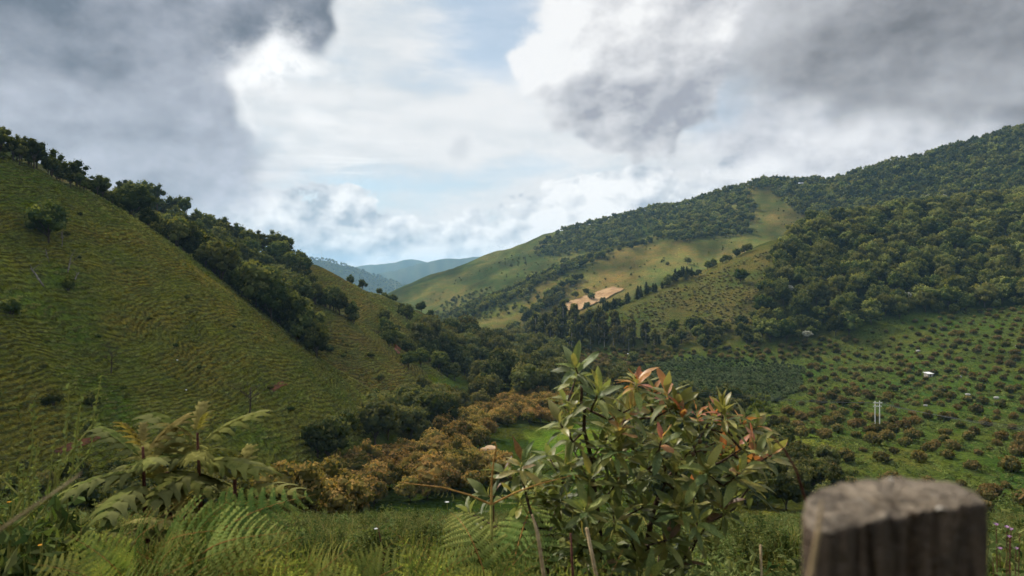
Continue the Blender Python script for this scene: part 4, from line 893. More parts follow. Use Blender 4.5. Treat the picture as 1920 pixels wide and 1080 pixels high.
M['mast'] = plain_mat('mast_steel', (0.35, 0.35, 0.36), (0.5, 0.5, 0.5), 1.0, 0.5)
def one(name, g, mat, parent=None, loc=None, smooth=False, **kw):
    return obj(name, g.mesh(name, [mat], smooth), parent=parent, loc=loc, **kw)
def twin_pole(base, h, gap, label):
    e = obj('power_pole', None, loc=base, label=label, category='power pole', group='twin power poles')
    for s in (-1, 1):
        g = Geo(); tube(g, [(s * gap / 2, 0, -1), (s * gap / 2, 0, h * .5), (s * gap / 2, 0, h)], [h * .020, h * .018, h * .014], 8); one('pole', g, M['concrete'], e, smooth=True)
    arms = []
    for z, w in ((h * .93, gap * 2.1), (h * .80, gap * 1.9)):
        g = Geo(); tube(g, [(-w / 2, -.12, z), (w / 2, -.12, z)], [.12, .12], 4); arm = one('crossarm', g, M['concrete'], e); arms.append(arm)
    for k in range(4):
        g = Geo(); x = (-1 + k * 2 / 3) * gap * 1.0; tube(g, [(x, -.12, h * .93 + .1), (x, -.12, h * .93 + .45)], [.09, .06], 6); one('insulator', g, M['wire'], arms[0])
    return e
pb = hit(1645, 800, 150); SC_P = pb.y / F
twin_pole(pb, 48 * SC_P, 8.5 * SC_P, 'pair of pale power poles with crossarms on the orchard slope')
pb2 = hit(1035, 664, 200); twin_pole(pb2, 20 * pb2.y / F, 6 * pb2.y / F, 'small distant twin power pole on the valley floor by the orchard strip')
def wire(a, b, sag, label):
    n = 24; g = Geo(); pts = [a.lerp(b, k / n) - Vector((0, 0, sag * 4 * (k / n) * (1 - k / n))) for k in range(n + 1)]
    tube(g, [p - a for p in pts], [.04] * (n + 1), 3); one('power_line', g, M['wire'], loc=a, label=label, category='wire', group='power lines over the orchard')
top = pb + Vector((0, -.1, 45 * SC_P))
for k, off in enumerate((-1.0, 0.0, 1.0)):
    o = Vector((off * 8.5 * SC_P, 0, 0)); nm = ('leftmost', 'middle', 'rightmost')[k]
    wire(top + o, Vector(P(2150, 815 + 9 * k, pb.y * .84)) + o, 1.6, 'thin power line running right from the twin poles, %s of three' % nm)
    wire(top + o, Vector(P(1180, 708 + 7 * k, pb.y * 1.05)) + o, 1.6, 'thin power line running left from the twin poles, %s of three' % nm)
def shed(px, py, w, label):
    q = hit(px, py, 150); u = w * q.y / F; e = obj('shed', None, loc=q, rot=(0, 0, .3), label=label, category='shed')
    g = Geo(); a, b, h = u * .45, u * .3, u * .4
    g.add([(-a, -b, -.5), (a, -b, -.5), (a, b, -.5), (-a, b, -.5), (-a, -b, h), (a, -b, h), (a, b, h * 1.25), (-a, b, h * 1.25)], [(0, 1, 5, 4), (1, 2, 6, 5), (2, 3, 7, 6), (3, 0, 4, 7)]); wl = one('wall', g, M['plaster'], e)
    g = Geo(); a, b = u * .55, u * .42; z0, z1 = h * 1.0, h * 1.35
    g.add([(-a, -b, z0), (a, -b, z0), (a, b, z1), (-a, b, z1), (-a, -b, z0 + .08), (a, -b, z0 + .08), (a, b, z1 + .08), (-a, b, z1 + .08)], [(0, 3, 2, 1), (4, 5, 6, 7), (0, 1, 5, 4), (1, 2, 6, 5), (2, 3, 7, 6), (3, 0, 4, 7)]); one('roof', g, M['roofmetal'], e)
    g = Geo(); g.add([(-u * .1, -u * .302, -.3), (u * .06, -u * .302, -.3), (u * .06, -u * .302, h * .8), (-u * .1, -u * .302, h * .8)], [(0, 1, 2, 3)]); one('door', g, M['bark'], wl)
shed(1741, 706, 14, 'small shed with white metal roof among orchard bushes')
shed(1182, 668, 9, 'tiny white-roofed shed beside the lone round tree')
def lump(name, mats, px, py, w, seed, label, cat, group, dmin=60, zs=.6):
    q = hit(px, py, dmin); r = np.random.default_rng(seed); u = w * q.y / F / 2
    V = ICO_V * r.uniform(.7, 1.15, (len(ICO_V), 1)) * np.array([u, u * .8, u * zs]) + np.array([0, 0, u * zs * .6])
    g = Geo(); g.add(V, ICO_F); o = one(name, g, M[mats], loc=q, smooth=name != 'rock', label=label, category=cat, group=group)
    return o
for k, (px, py, w, lab) in enumerate([(1910, 652, 14, 'pale rock at the right end of the upper orchard'), (1815, 742, 11, 'pale rock in the middle of the right-hand orchard'), (1868, 748, 12, 'flat pale rock below the upper right orchard rows'), (1735, 762, 9, 'small pale rock right of the twin poles'), (1812, 642, 9, 'small pale rock beside an upper orchard bush'), (1722, 660, 9, 'small pale rock above the shed'), (1800, 708, 9, 'small pale rock right of the shed'), (1870, 818, 8, 'tiny pale rock on the lower right slope')]):
    lump('rock', 'rock', px, py, w, 800 + k, lab, 'rock', 'pale rocks in the orchard', 120)
for k, (px, py, w, m_, lab) in enumerate([(878, 816, 6, 'sack', 'white sack at the edge of the rust grove, left of two'), (886, 815, 6, 'sack', 'white sack at the edge of the rust grove, right of two'), (763, 889, 6, 'sack', 'white sack lying in the small clearing, nearer the trees'), (770, 886, 6, 'sack', 'white sack lying in the small clearing, nearer the grass'), (787, 891, 7, 'bluesack', 'blue and white bundle in the small clearing')]):
    lump('sack', m_, px, py, w, 820 + k, lab, 'sack', 'sacks in the grove')
lump('stone', 'sack', 332, 676, 5, 830, 'small white stone in the middle of the left pasture', 'stone', 'white stones')
lump('stone', 'sack', 349, 732, 4, 831, 'tiny white stone lower on the left pasture', 'stone', 'white stones')
def radio_mast():
    q = hit(603, 492, 2600) or Vector(P(603, 492, 3620)); h = 24 * q.y / F
    e = obj('radio_mast', None, loc=q, label='thin radio mast on top of the blue hill', category='mast')
    legs = [(math.cos(a) * 1.3, math.sin(a) * 1.3) for a in (0.3, 2.4, 4.5)]
    for x, y in legs:
        g = Geo(); tube(g, [(x, y, -3), (x * .3, y * .3, h)], [.28, .2], 4); one('leg', g, M['mast'], e)
    g = Geo()
    for k in range(14):
        f0, f1 = k / 14, (k + 1) / 14
        for i in range(3):
            a, b = legs[i], legs[(i + 1) % 3]; s0, s1 = 1 - .7 * f0, 1 - .7 * f1
            tube(g, [(a[0] * s0, a[1] * s0, h * f0), (b[0] * s1, b[1] * s1, h * f1)], [.1, .1], 3, cap=False)
    one('lattice', g, M['mast'], e)
radio_mast()
# dead wood and bare trees on the left pasture
def bare_tree(px, py, hpx, seed, label, dmin=60, wide=.55, mat='bark', twigs=70):
    q = hit(px, py, dmin); h = hpx * q.y / F; r = np.random.default_rng(seed)
    e = obj('bare_tree', None, loc=q, label=label, category='tree', group='bare trees')
    g = Geo(); tube(g, [(0, 0, -.4), (.03 * h, 0, h * .35), (.01 * h, .03 * h, h * .62)], [h * .022, h * .016, h * .01], 6); one('trunk', g, M[mat], e, smooth=True)
    g = Geo(); ends = []
    for k in range(9):
        a = k * 2.4; z = h * r.uniform(.2, .6); d = h * wide * r.uniform(.5, 1)
        p1 = Vector((math.cos(a) * d * .5, math.sin(a) * d * .5, z + h * .16)); p2 = Vector((math.cos(a + .3) * d, math.sin(a + .3) * d, z + h * r.uniform(.2, .42)))
        tube(g, [(0, 0, z), p1, p2], [h * .008, h * .005, h * .002], 4); ends += [p1, p2]
    for k in range(twigs):
        p = ends[k % len(ends)] + Vector(r.normal(size=3)) * h * .03; d = Vector(r.normal(size=3)) * h * .12; d.z = abs(d.z) * .9
        tube(g, [p, p + d * .5 + Vector((0, 0, h * .02)), p + d], [h * .0026, h * .002, h * .001], 3, cap=False)
    one('branches', g, M[mat], e)
bare_tree(208, 700, 62, 1, 'bare grey tree in the middle of the left pasture', wide=.35)
bare_tree(468, 775, 78, 2, 'bare spreading tree on the lower left pasture', wide=.5)
bare_tree(116, 462, 40, 3, 'dead snag near the lone pasture tree', wide=.18, mat='deadwood', twigs=14)
bare_tree(580, 935, 60, 4, 'small bare tree at the edge of the thicket', wide=.35, mat='deadwood', twigs=30)
def fallen(a, b, rad, label, seed):
    p, q = hit(*a, 60), hit(*b, 60); r = np.random.default_rng(seed); d = q - p; L = d.length
    e = obj('fallen_log', None, loc=p, label=label, category='log', group='fallen logs')
    up = Vector((0, 0, rad * .8)); g = Geo()
    tube(g, [up, d * .35 + up + Vector((0, 0, .15)), d * .7 + up * .8, d + up], [rad * .6, rad * .85, rad, rad * .8], 7); one('stem', g, M['deadwood'], e, smooth=True)
    for k in range(3):
        s = d * r.uniform(.05, .8) + up; g = Geo(); t = Vector(r.normal(size=3)) * L * .16; t.z = abs(t.z) + .2
        tube(g, [s, s + t * .6, s + t * 1.3], [rad * .4, rad * .28, rad * .1], 5); one('branch', g, M['deadwood'], e, smooth=True)
fallen((58, 505), (82, 538), .17, 'fallen pale dead log high on the left pasture', 5)
fallen((134, 480), (127, 512), .14, 'shorter fallen log right of the lone pasture tree', 6)
fallen((148, 512), (138, 530), .12, 'small fallen branch above the round pasture bush', 7)
fallen((85, 468), (92, 492), .09, 'thin fallen branches below the lone pasture tree', 8)

# ------------------------------------------------------------------ foreground plants
LM = {
    'deep':   leaf_mat('leaf_deep', (0.085, 0.128, 0.038), (0.155, 0.205, 0.066), transl=.36, rough=.55, scale=14, var=.3, back=(0.16, 0.19, 0.10)),
    'mid':    leaf_mat('leaf_mid', (0.155, 0.205, 0.048), (0.265, 0.300, 0.080), transl=.42, rough=.55, scale=14, var=.3, back=(0.20, 0.23, 0.12)),
    'yellow': leaf_mat('leaf_yellowgreen', (0.19, 0.205, 0.040), (0.34, 0.30, 0.070), transl=.35, rough=.4, scale=14, var=.25, back=(0.28, 0.27, 0.13)),
    'orange': leaf_mat('leaf_orange', (0.42, 0.20, 0.06), (0.55, 0.36, 0.12), transl=.4, rough=.4, scale=12, var=.22),
    'red':    leaf_mat('leaf_red', (0.42, 0.165, 0.065), (0.54, 0.30, 0.12), transl=.4, rough=.4, scale=12, var=.22),
    'brown':  leaf_mat('leaf_brown', (0.13, 0.075, 0.030), (0.24, 0.15, 0.060), transl=.3, rough=.5, scale=12, var=.25),
    'fern':   leaf_mat('leaf_fern', (0.090, 0.150, 0.036), (0.190, 0.255, 0.066), (0.30, 0.33, 0.085), transl=.38, scale=5, var=.25),
    'weed':   leaf_mat('leaf_weed', (0.050, 0.084, 0.022), (0.105, 0.145, 0.042), (0.18, 0.215, 0.075), transl=.35, scale=4, var=.35),
    'grass':  leaf_mat('leaf_grass', (0.070, 0.112, 0.026), (0.135, 0.172, 0.045), (0.215, 0.205, 0.075), transl=.35, scale=3, var=.35),
    'lobed':  leaf_mat('leaf_lobed', (0.085, 0.110, 0.026), (0.175, 0.185, 0.050), transl=.3, scale=10, var=.25, back=(0.18, 0.18, 0.08)),
    'bronze': leaf_mat('leaf_bronze', (0.17, 0.155, 0.042), (0.30, 0.27, 0.085), transl=.35, scale=10, var=.2),
}
M['twig'] = plain_mat('twig_dark', (0.030, 0.018, 0.012), (0.085, 0.058, 0.036), 40)
M['greentwig'] = plain_mat('twig_green', (0.16, 0.18, 0.04), (0.28, 0.26, 0.07), 40)
M['ochre'] = plain_mat('stalk_ochre', (0.24, 0.12, 0.030), (0.42, 0.25, 0.075), 60)
M['straw'] = plain_mat('stalk_straw', (0.24, 0.17, 0.09), (0.42, 0.32, 0.19), 30)
M['redstem'] = plain_mat('stem_redbrown', (0.060, 0.022, 0.016), (0.13, 0.055, 0.038), 30)
M['petal'] = plain_mat('petal_pink', (0.45, 0.22, 0.50), (0.65, 0.40, 0.66), 60)
M['petalo'] = plain_mat('petal_orange', (0.62, 0.26, 0.03), (0.80, 0.42, 0.05), 60)
M['petalw'] = plain_mat('petal_white', (0.65, 0.66, 0.62), (0.80, 0.80, 0.78), 60)

def leaf_geo(seed, fold=.28, droop=.25, wave=.03, w=.36, rows=9):
    r = np.random.default_rng(seed); V = []; Fc = []; cols = np.array([-1, -.5, 0, .5, 1.0]); tw = r.uniform(-.25, .25)
    for i in range(rows):
        t = i / (rows - 1); a = math.sin(math.pi * min(1, max(0.0, (t - .06) / .94)) ** .85) ** .8 * w / 2 + (.012 if t < .95 else .002)
        for c in cols:
            x = c * a; z = abs(c) * a * fold * (1 - .3 * t) - droop * t * t + wave * math.sin(t * 9 + c * 2 + seed) * abs(c)
            V.append((x + tw * t * t * .2, t, z + tw * x * t))
    for i in range(rows - 1):
        for j in range(4): Fc.append((i * 5 + j, i * 5 + j + 1, i * 5 + 6 + j, i * 5 + 5 + j))
    g = Geo(); g.add(V, Fc); return g
def orient(y, zhint):
    y = Vector(y).normalized(); z = Vector(zhint); z = z - y * z.dot(y)
    if z.length < 1e-4: z = Vector((0, 1, 0)).cross(y)
    z.normalize(); x = y.cross(z)
    return Matrix(((x.x, y.x, z.x), (x.y, y.y, z.y), (x.z, y.z, z.z)))
LEAFGEO = [leaf_geo(k, (.28, .42, .18, .35)[k], (.18, .34, .08, .50)[k], (.02, .03, .03, .02)[k], (.30, .27, .32, .29)[k]) for k in range(4)]
LEAFMESH = {m_: [g.mesh('leaf_' + m_, [LM[m_]], True) for g in LEAFGEO] for m_ in ('deep', 'mid', 'yellow', 'orange', 'red', 'brown')}

def leafy_shrub():
    r = np.random.default_rng(91); base = Vector(P(1150, 1390, 2.75)); base.z = float(H(base.x, base.y))
    e = obj('leafy_shrub', None, loc=base, label='leafy shrub with glossy green and orange-red young leaves in front', category='shrub')
    stems = [[(1130, 1420, 2.75), (1118, 1180, 2.75), (1125, 1010, 2.70), (1108, 880, 2.65), (1096, 780, 2.65), (1090, 722, 2.62)],
             [(1170, 1420, 2.80), (1205, 1130, 2.80), (1215, 990, 2.80), (1247, 905, 2.85), (1250, 830, 2.88), (1215, 752, 2.92)],
             [(1215, 990, 2.80), (1275, 925, 2.70), (1330, 882, 2.65), (1390, 842, 2.60)],
             [(1110, 1420, 2.65), (1045, 1150, 2.55), (1012, 1010, 2.50), (990, 940, 2.50), (978, 895, 2.50)],
             [(1247, 905, 2.85), (1300, 838, 2.90), (1332, 788, 2.95)],
             [(1205, 1130, 2.80), (1280, 1050, 2.72), (1330, 980, 2.66)]]
    nodes = []
    for si, st in enumerate(stems):
        pts = [Vector(P(*p)) - base for p in st]; n = len(pts)
        r0 = (.015, .016, .009, .010, .008, .008)[si]
        g = Geo(); dense = []
        for i in range(n - 1):
            for k in range(4): dense.append(pts[i].lerp(pts[i + 1], k / 4) + Vector(r.normal(size=3)) * .004)
        dense.append(pts[-1])
        tube(g, dense, [r0 * (1 - .7 * i / len(dense)) for i in range(len(dense))], 7); one('branch', g, M['twig'], e, smooth=True)
        nodes += dense[3:]
    tips = [(1085, 690, 0), (1125, 738, 0), (1068, 752, 0), (1058, 795, 0), (1160, 768, 0), (1190, 712, 2), (1222, 735, 2), (1186, 765, 1), (1262, 762, 1), (1300, 778, 2), (1342, 772, 1), (1382, 792, 1), (1290, 828, 0), (1340, 826, 1), (1402, 838, 1), (1432, 852, 1), (1230, 826, 1), (1180, 838, 0), (1130, 836, 0), (1082, 846, 0), (1040, 862, 0), (1112, 888, 0), (1162, 900, 0), (1212, 880, 0), (1262, 890, 0), (1318, 880, 0), (1372, 884, 1), (1398, 905, 0), (962, 892, 3), (990, 868, 3), (930, 930, 3), (1012, 905, 0), (1052, 930, 0), (1102, 950, 0), (1152, 958, 0), (1200, 955, 0), (1262, 950, 0), (1312, 938, 0), (1350, 950, 3), (1182, 1010, 0), (1130, 1022, 3), (1082, 1006, 0), (1250, 1012, 3), (1302, 1000, 3), (1034, 990, 3), (1200, 1050, 0), (1150, 1060, 3), (1090, 1060, 0), (1270, 1050, 3), (1030, 940, 0), (1145, 805, 0), (1350, 860, 0), (1000, 960, 3), (1240, 780, 2), (1160, 860, 2), (1290, 910, 1), (1215, 1085, 0), (1120, 1085, 3)]
    tips += [(min(px + r.normal() * 32, 1405), py + abs(r.normal()) * 26 - 6, 1 if k == 2 and r.random() < .6 else (0 if k == 3 else k)) for (px, py, k) in list(tips)]
    leaves = []
    bt = Geo(); gt = Geo()
    for (px, py, kind) in tips:
        D = 2.70 + r.uniform(-.24, .30); p = Vector(P(1180 + (px - 1180) * 1.06, py, D)) - base
        q = min(nodes, key=lambda n: (n - p).length + max(0.0, n.z - p.z + .03) * 3)
        mid = q.lerp(p, .5) + Vector((0, 0, -.03)) + Vector(r.normal(size=3)) * .012
        tube(bt if (p - q).length > .12 else gt, [q, mid, p], [.0055, .0042, .003], 5)
        nodes += [mid, p]
        d = (p - mid).normalized(); d = (d + Vector((0, 0, .7)) + Vector((0, 0, 0))).normalized()
        a1 = d.orthogonal().normalized(); a2 = d.cross(a1); n = int(r.integers(10, 15)); ph0 = r.uniform(0, 6.28)
        for k in range(n):
            f = k / n; ph = ph0 + k * 2.399; th = R(22 + 86 * f + r.uniform(-12, 12))
            dirv = d * math.cos(th) + (a1 * math.cos(ph) + a2 * math.sin(ph)) * math.sin(th)
            dirv = (dirv + Vector((0, 0, -.12 * f))).normalized()
            pos = p - d * (.045 * f) + dirv * .006
            L = r.uniform(.065, .110) * (.72 + .4 * f if kind == 2 else 1.0)
            if kind == 2: cm = r.choice(['orange', 'red', 'yellow', 'orange', 'yellow']) if f < .7 else 'mid'
            elif kind == 1: cm = r.choice(['yellow', 'orange', 'mid', 'yellow', 'yellow', 'red']) if f < .5 else r.choice(['mid', 'yellow', 'deep', 'mid', 'yellow'])
            elif kind == 3: cm = r.choice(['yellow', 'brown', 'mid', 'deep', 'mid'])
            else: cm = r.choice(['yellow', 'mid']) if f < .22 else r.choice(['deep', 'mid', 'mid', 'deep', 'mid', 'yellow'])
            leaves.append((pos, orient(dirv, d + Vector((0, -.25, .35))), L, cm, int(r.integers(0, 4))))
    one('branchlets', bt, M['twig'], e, smooth=True, kind='stuff'); one('young_shoots', gt, M['greentwig'], e, smooth=True, kind='stuff')
    leaves.sort(key=lambda l: (l[0] + base).y - l[2] * 2)
    for pos, mt, L, cm, v in leaves[:295]:
        o = obj('leaf', LEAFMESH[cm][v], parent=e); o.matrix_local = Matrix.Translation(pos) @ mt.to_4x4() @ Matrix.Scale(L, 4)
    g = Geo(); names = list(LEAFMESH)
    for pos, mt, L, cm, v in leaves[295:]:
        src = LEAFGEO[v]; Vv = np.concatenate(src.V) @ (np.array(mt).T * L) + np.array(pos)
        g.add(Vv, src.F, names.index(cm))
    o = obj('leaves', g.mesh('leaves', [LM[n] for n in names], True), parent=e, kind='stuff')
    # flower stalks: thin yellow-green sprays
    g = Geo()
    for (px, py) in ((1300, 1010), (1340, 1030), (1240, 900), (1190, 830), (1150, 830), (1330, 990), (1280, 870), (1215, 860), (1360, 960)):
        p = Vector(P(px, py, 2.62)) - base
        for k in range(7):
            d = Vector(r.normal(size=3)) * .05; d.z = abs(d.z) * .8; m_ = p + d * .6 + Vector((0, 0, .015)); tube(g, [p, m_, p + d], [.0018, .0015, .001], 4)
            for j in range(3):
                dd = Vector(r.normal(size=3)) * .022; tube(g, [m_, m_ + dd], [.0011, .0008], 3)
    one('flower_stalks', g, M['greentwig'], e)
    for k, (px, py) in enumerate(((1312, 828), (1322, 845), (1300, 852), (1255, 992), (1335, 850))):
        g = Geo(); p = Vector(P(px, py, 2.58)) - base; g.add(ICO_V * np.array([.009, .009, .011]) + np.array(p), ICO_F); tube(g, [p, p + Vector((.005, 0, .03))], [.0018, .0018], 4); one('fruit', g, LM['brown'], e, smooth=True)
leafy_shrub()

# lobed-leaf plant
def lobed_leaf(seed, droop=.5):
    r = np.random.default_rng(seed); g = Geo()
    def zc(t): return .12 * math.sin(t * 2.2) - droop * t * t
    n = 13; V = []; Fc = []
    for i in range(n):
        t = i / (n - 1); hw = .030 + .035 * math.sin(math.pi * min(1, t * 1.1)); hw = hw if t > .12 else .006
        V += [(-hw, t, zc(t) + hw * .2), (0, t, zc(t)), (hw, t, zc(t) + hw * .2)]
    for i in range(n - 1): Fc += [(i * 3, i * 3 + 1, i * 3 + 4, i * 3 + 3), (i * 3 + 1, i * 3 + 2, i * 3 + 5, i * 3 + 4)]
    g.add(V, Fc)
    for k in range(5):
        t = .20 + .155 * k; Lb = (.19 + .13 * math.sin(math.pi * (k + .8) / 5.6)) * r.uniform(.88, 1.1)
        for s in (-1, 1):
            a = R(60 - 6 * k + r.uniform(-6, 6)); dx, dy = s * math.sin(a), math.cos(a); nx, ny = dy * s, -dx * s
            V = []; m = 5
            for j in range(m + 1):
                u = j / m; wv = .074 * (1 - u ** 2.4) * (1 + .35 * math.sin(u * 8)) + .002
                cx, cy = s * .02 + dx * Lb * u, t + dy * Lb * u; z = zc(t) - .16 * Lb * u * u * 3 + .012
                V += [(cx - nx * wv, cy - ny * wv, z - .02), (cx, cy, z), (cx + nx * wv, cy + ny * wv, z - .02)]
            Fc = []
            for j in range(m):
                Fc += [(j * 3, j * 3 + 1, j * 3 + 4, j * 3 + 3), (j * 3 + 1, j * 3 + 2, j * 3 + 5, j * 3 + 4)]
            g.add(V, Fc)
    return g
LOB = {m_: [lobed_leaf(40 + k, (.10, .28, .48)[k]).mesh('lobed_leaf', [LM[m_]], True) for k in range(3)] for m_ in ('lobed', 'bronze')}
def lobed_plant():
    r = np.random.default_rng(31); base = Vector(P(340, 1330, 2.9)); base.z = float(H(base.x, base.y))
    e = obj('lobed_plant', None, loc=base, label='tall plant with deeply lobed olive leaves and bronze tips on dark stems', category='plant')
    stems = [[(385, 1400, 2.95), (380, 1060, 2.92), (374, 900, 2.90), (370, 812, 2.88)], [(290, 1400, 2.8), (278, 1040, 2.8), (271, 930, 2.78), (268, 838, 2.76)],
             [(440, 1400, 3.0), (442, 1000, 3.0), (440, 900, 2.98)], [(330, 1400, 2.85), (322, 1020, 2.9), (314, 885, 2.92)], [(350, 1400, 2.7), (345, 1080, 2.7), (342, 960, 2.68)]]
    for si, st in enumerate(stems):
        pts = [Vector(P(*p)) - base for p in st]; g = Geo(); tube(g, pts, [.014, .011, .008, .005][:len(pts)], 8); one('stem', g, M['redstem'], e, smooth=True)
        top = pts[-1]; low = pts[-2]
        nl = (12, 11, 8, 8, 7)[si]; ph0 = r.uniform(0, 6.28)
        for k in range(nl):
            f = k / nl; ph = ph0 + 2.399 * k; p = top.lerp(low, f * (.95 if si < 2 else .8))
            el_ = R(62 - 60 * min(1, f * 2.2) + r.uniform(-8, 8)); d = Vector((math.cos(ph) * math.cos(el_), math.sin(ph) * math.cos(el_), math.sin(el_)))
            L = (.10 + .20 * min(1, f * 3.2)) * r.uniform(.85, 1.15); cm = 'bronze' if f < .2 or (f < .5 and r.random() < .3) else 'lobed'
            o = obj('leaf', LOB[cm][0 if f < .3 else int(r.integers(0, 3))], parent=e)
            o.matrix_local = Matrix.Translation(p + d * .01) @ orient(d, Vector((0, -.1, 1))).to_4x4() @ Matrix.Scale(L, 4)
lobed_plant()

# bracken
def frond(seed, arch=.22, pairs=13, pn=14, width=.34):
    r = np.random.default_rng(seed); g = Geo()
    def C(t): return np.array([.03 * math.sin(3 * t + seed), t, arch * math.sin(math.pi * min(1, t * .98)) + .02 * t])
    pts = [C(t) for t in np.linspace(0, 1, 14)]
    tube(g, pts, [.0075 * (1 - .85 * i / 13) for i in range(14)], 5, 1)
    C_, N_ = [], []; Vq = []; tips = []
    for k in range(pairs):
        t = .20 + .80 * (k / pairs) ** .92; b = C(t); Lp = width * (1 - ((t - .20) / .82) ** 1.35) * (.72 + .28 * min(1, k / 2.5)) * r.uniform(.9, 1.1) + .015
        tg = C(min(1, t + .03)) - C(max(0, t - .03)); tg /= np.linalg.norm(tg)
        for s in (-1, 1):
            dr = np.array([s * 1.0, 0, 0]) * .93 + tg * .36; dr /= np.linalg.norm(dr); dp = r.uniform(.25, .55)
            def A(u): return b + dr * Lp * u + np.array([0, 0, -dp * Lp * u * u + .06 * Lp * u])
            g_pts = [A(u) for u in (0, .5, 1)]; tube(g, g_pts, [.0022, .0016, .0007], 3, 1, cap=False)
            m = max(5, int(pn * (.35 + .65 * Lp / width)))
            sd = np.cross(dr, np.array([0, 0, 1.0])); sd /= np.linalg.norm(sd)
            for j in range(m):
                u = .06 + .94 * j / m; q = A(u); l = (.165 * Lp * (1 - u * .80) + .005) * r.uniform(.88, 1.1); hw = Lp / m * .46
                for s2 in (-1, 1):
                    ax = sd * s2 * .94 + dr * .32; ax /= np.linalg.norm(ax); dn = np.array([0, 0, -.30 * l])
                    Vq += [q - dr * hw, q + dr * hw, q + ax * l * .72 + dr * hw * .7 + dn * .4, q + ax * l + dn, q + ax * l * .66 - dr * hw * .6 + dn * .4]
                    tips.append(min(1, .25 + .5 * u * r.random() + .45 * t * r.random()))
    n = len(tips); g.add(np.array(Vq), np.arange(5 * n).reshape(n, 5), 0, tips)
    return g.mesh('frond', [LM['fern'], M['ochre']])
FR = [frond(60, .20), frond(61, .30, 12, 14, .36), frond(62, .14, 14, 15, .31), frond(63, .38, 12, 14, .36)]
def fern(label, base_px, tips, seed):
    r = np.random.default_rng(seed); b = Vector(P(*base_px)); b.z = float(H(b.x, b.y)) + .02
    e = obj('fern', None, loc=b, label=label, category='fern', group='bracken ferns in front')
    for (bx, by, bD, tx, ty, tD, v) in tips:
        p = Vector(P(bx, by, bD)); q = Vector(P(tx, ty, tD)); d = q - p
        g = Geo(); pl = p - b; tube(g, [(r.normal() * .05, r.normal() * .05, -.05), Vector((pl.x * .6, pl.y * .6, pl.z * .55)), pl], [.007, .006, .005], 5); one('stipe', g, M['ochre'], e, smooth=True)
        o = obj('frond', FR[v], parent=e); o.matrix_local = Matrix.Translation(pl) @ orient(d, Vector((r.normal() * .2, -1.1, 1))).to_4x4() @ Matrix.Scale(d.length, 4)
fern('large arching bracken fern below the lobed-leaf plant', (330, 1400, 2.4), [(330, 1110, 2.35, 592, 925, 2.55, 1), (350, 1090, 2.4, 520, 912, 2.6, 0), (350, 1130, 2.25, 575, 1000, 2.2, 2), (335, 1110, 2.3, 440, 930, 2.3, 0), (380, 1140, 2.2, 565, 1055, 2.1, 1), (360, 1150, 2.1, 480, 1020, 1.95, 0), (345, 1090, 2.4, 470, 960, 2.45, 2), (330, 1120, 2.2, 390, 985, 2.1, 3)], 1)
fern('low bracken fern spreading in the bottom left corner', (200, 1420, 2.1), [(260, 1120, 2.1, 55, 1065, 2.0, 1), (250, 1110, 2.1, 120, 1000, 2.05, 3), (240, 1120, 2.15, 200, 985, 2.1, 0), (260, 1110, 2.2, 320, 1000, 2.2, 0), (230, 1140, 2.0, 90, 1100, 1.85, 2), (270, 1150, 2.0, 330, 1060, 1.85, 1), (240, 1150, 1.9, 180, 1045, 1.8, 0), (260, 1150, 2.0, 420, 1085, 1.8, 2)], 2)
fern('bracken fern in the middle of the bottom edge', (690, 1430, 2.2), [(640, 1150, 2.2, 745, 1010, 2.25, 0), (660, 1150, 2.2, 830, 1035, 2.2, 1), (690, 1160, 2.15, 560, 1045, 2.1, 1), (680, 1150, 2.2, 640, 1040, 2.2, 0), (700, 1170, 2.0, 790, 1070, 1.9, 2), (670, 1170, 2.0, 600, 1085, 1.9, 3), (690, 1150, 2.3, 700, 1030, 2.35, 2)], 3)
fern('bracken fern under the left branches of the leafy shrub', (940, 1430, 2.2), [(900, 1150, 2.25, 1015, 1000, 2.3, 0), (930, 1150, 2.2, 845, 965, 2.45, 3), (940, 1150, 2.1, 1035, 1040, 2.0, 1), (930, 1160, 2.0, 860, 1060, 1.9, 2), (950, 1150, 2.3, 1000, 930, 2.75, 2), (920, 1160, 2.05, 960, 1030, 2.0, 0), (940, 1160, 2.2, 1060, 1075, 2.1, 1), (900, 1170, 2.0, 800, 1090, 1.9, 0)], 4)
fern('small bracken fern at the bottom beside the wooden post', (1430, 1430, 2.3), [(1400, 1160, 2.3, 1490, 1070, 2.35, 1), (1410, 1170, 2.2, 1340, 1075, 2.2, 2)], 5)

def fan(label, base_px, n, x0, x1, y0, y1, seed):
    r = np.random.default_rng(seed); t = []
    for k in range(n):
        f = (k + r.uniform(.2, .8)) / n; tx = x0 + (x1 - x0) * f; ty = y0 + (y1 - y0) * r.random() ** .8; D = base_px[2] + r.uniform(-.35, .35)
        bx = base_px[0] + (tx - base_px[0]) * .25 + r.normal() * 15; t.append((bx, ty + 95 + r.uniform(0, 50), D + .1, tx, ty, D - .12, int(r.integers(0, 4))))
    fern(label, base_px, t, seed)
fan('dense bracken clump between the low fern and the lobed-leaf plant', (300, 1420, 2.3), 12, 110, 560, 940, 1050, 11)
fan('bracken clump along the bottom edge right of the large fern', (560, 1430, 2.3), 11, 450, 700, 985, 1055, 12)
fan('bracken clump left of the ochre fern shoot', (800, 1430, 2.2), 12, 690, 940, 985, 1055, 13)
fan('bracken clump at the foot of the leafy shrub', (1080, 1430, 2.1), 7, 960, 1240, 1020, 1075, 14)
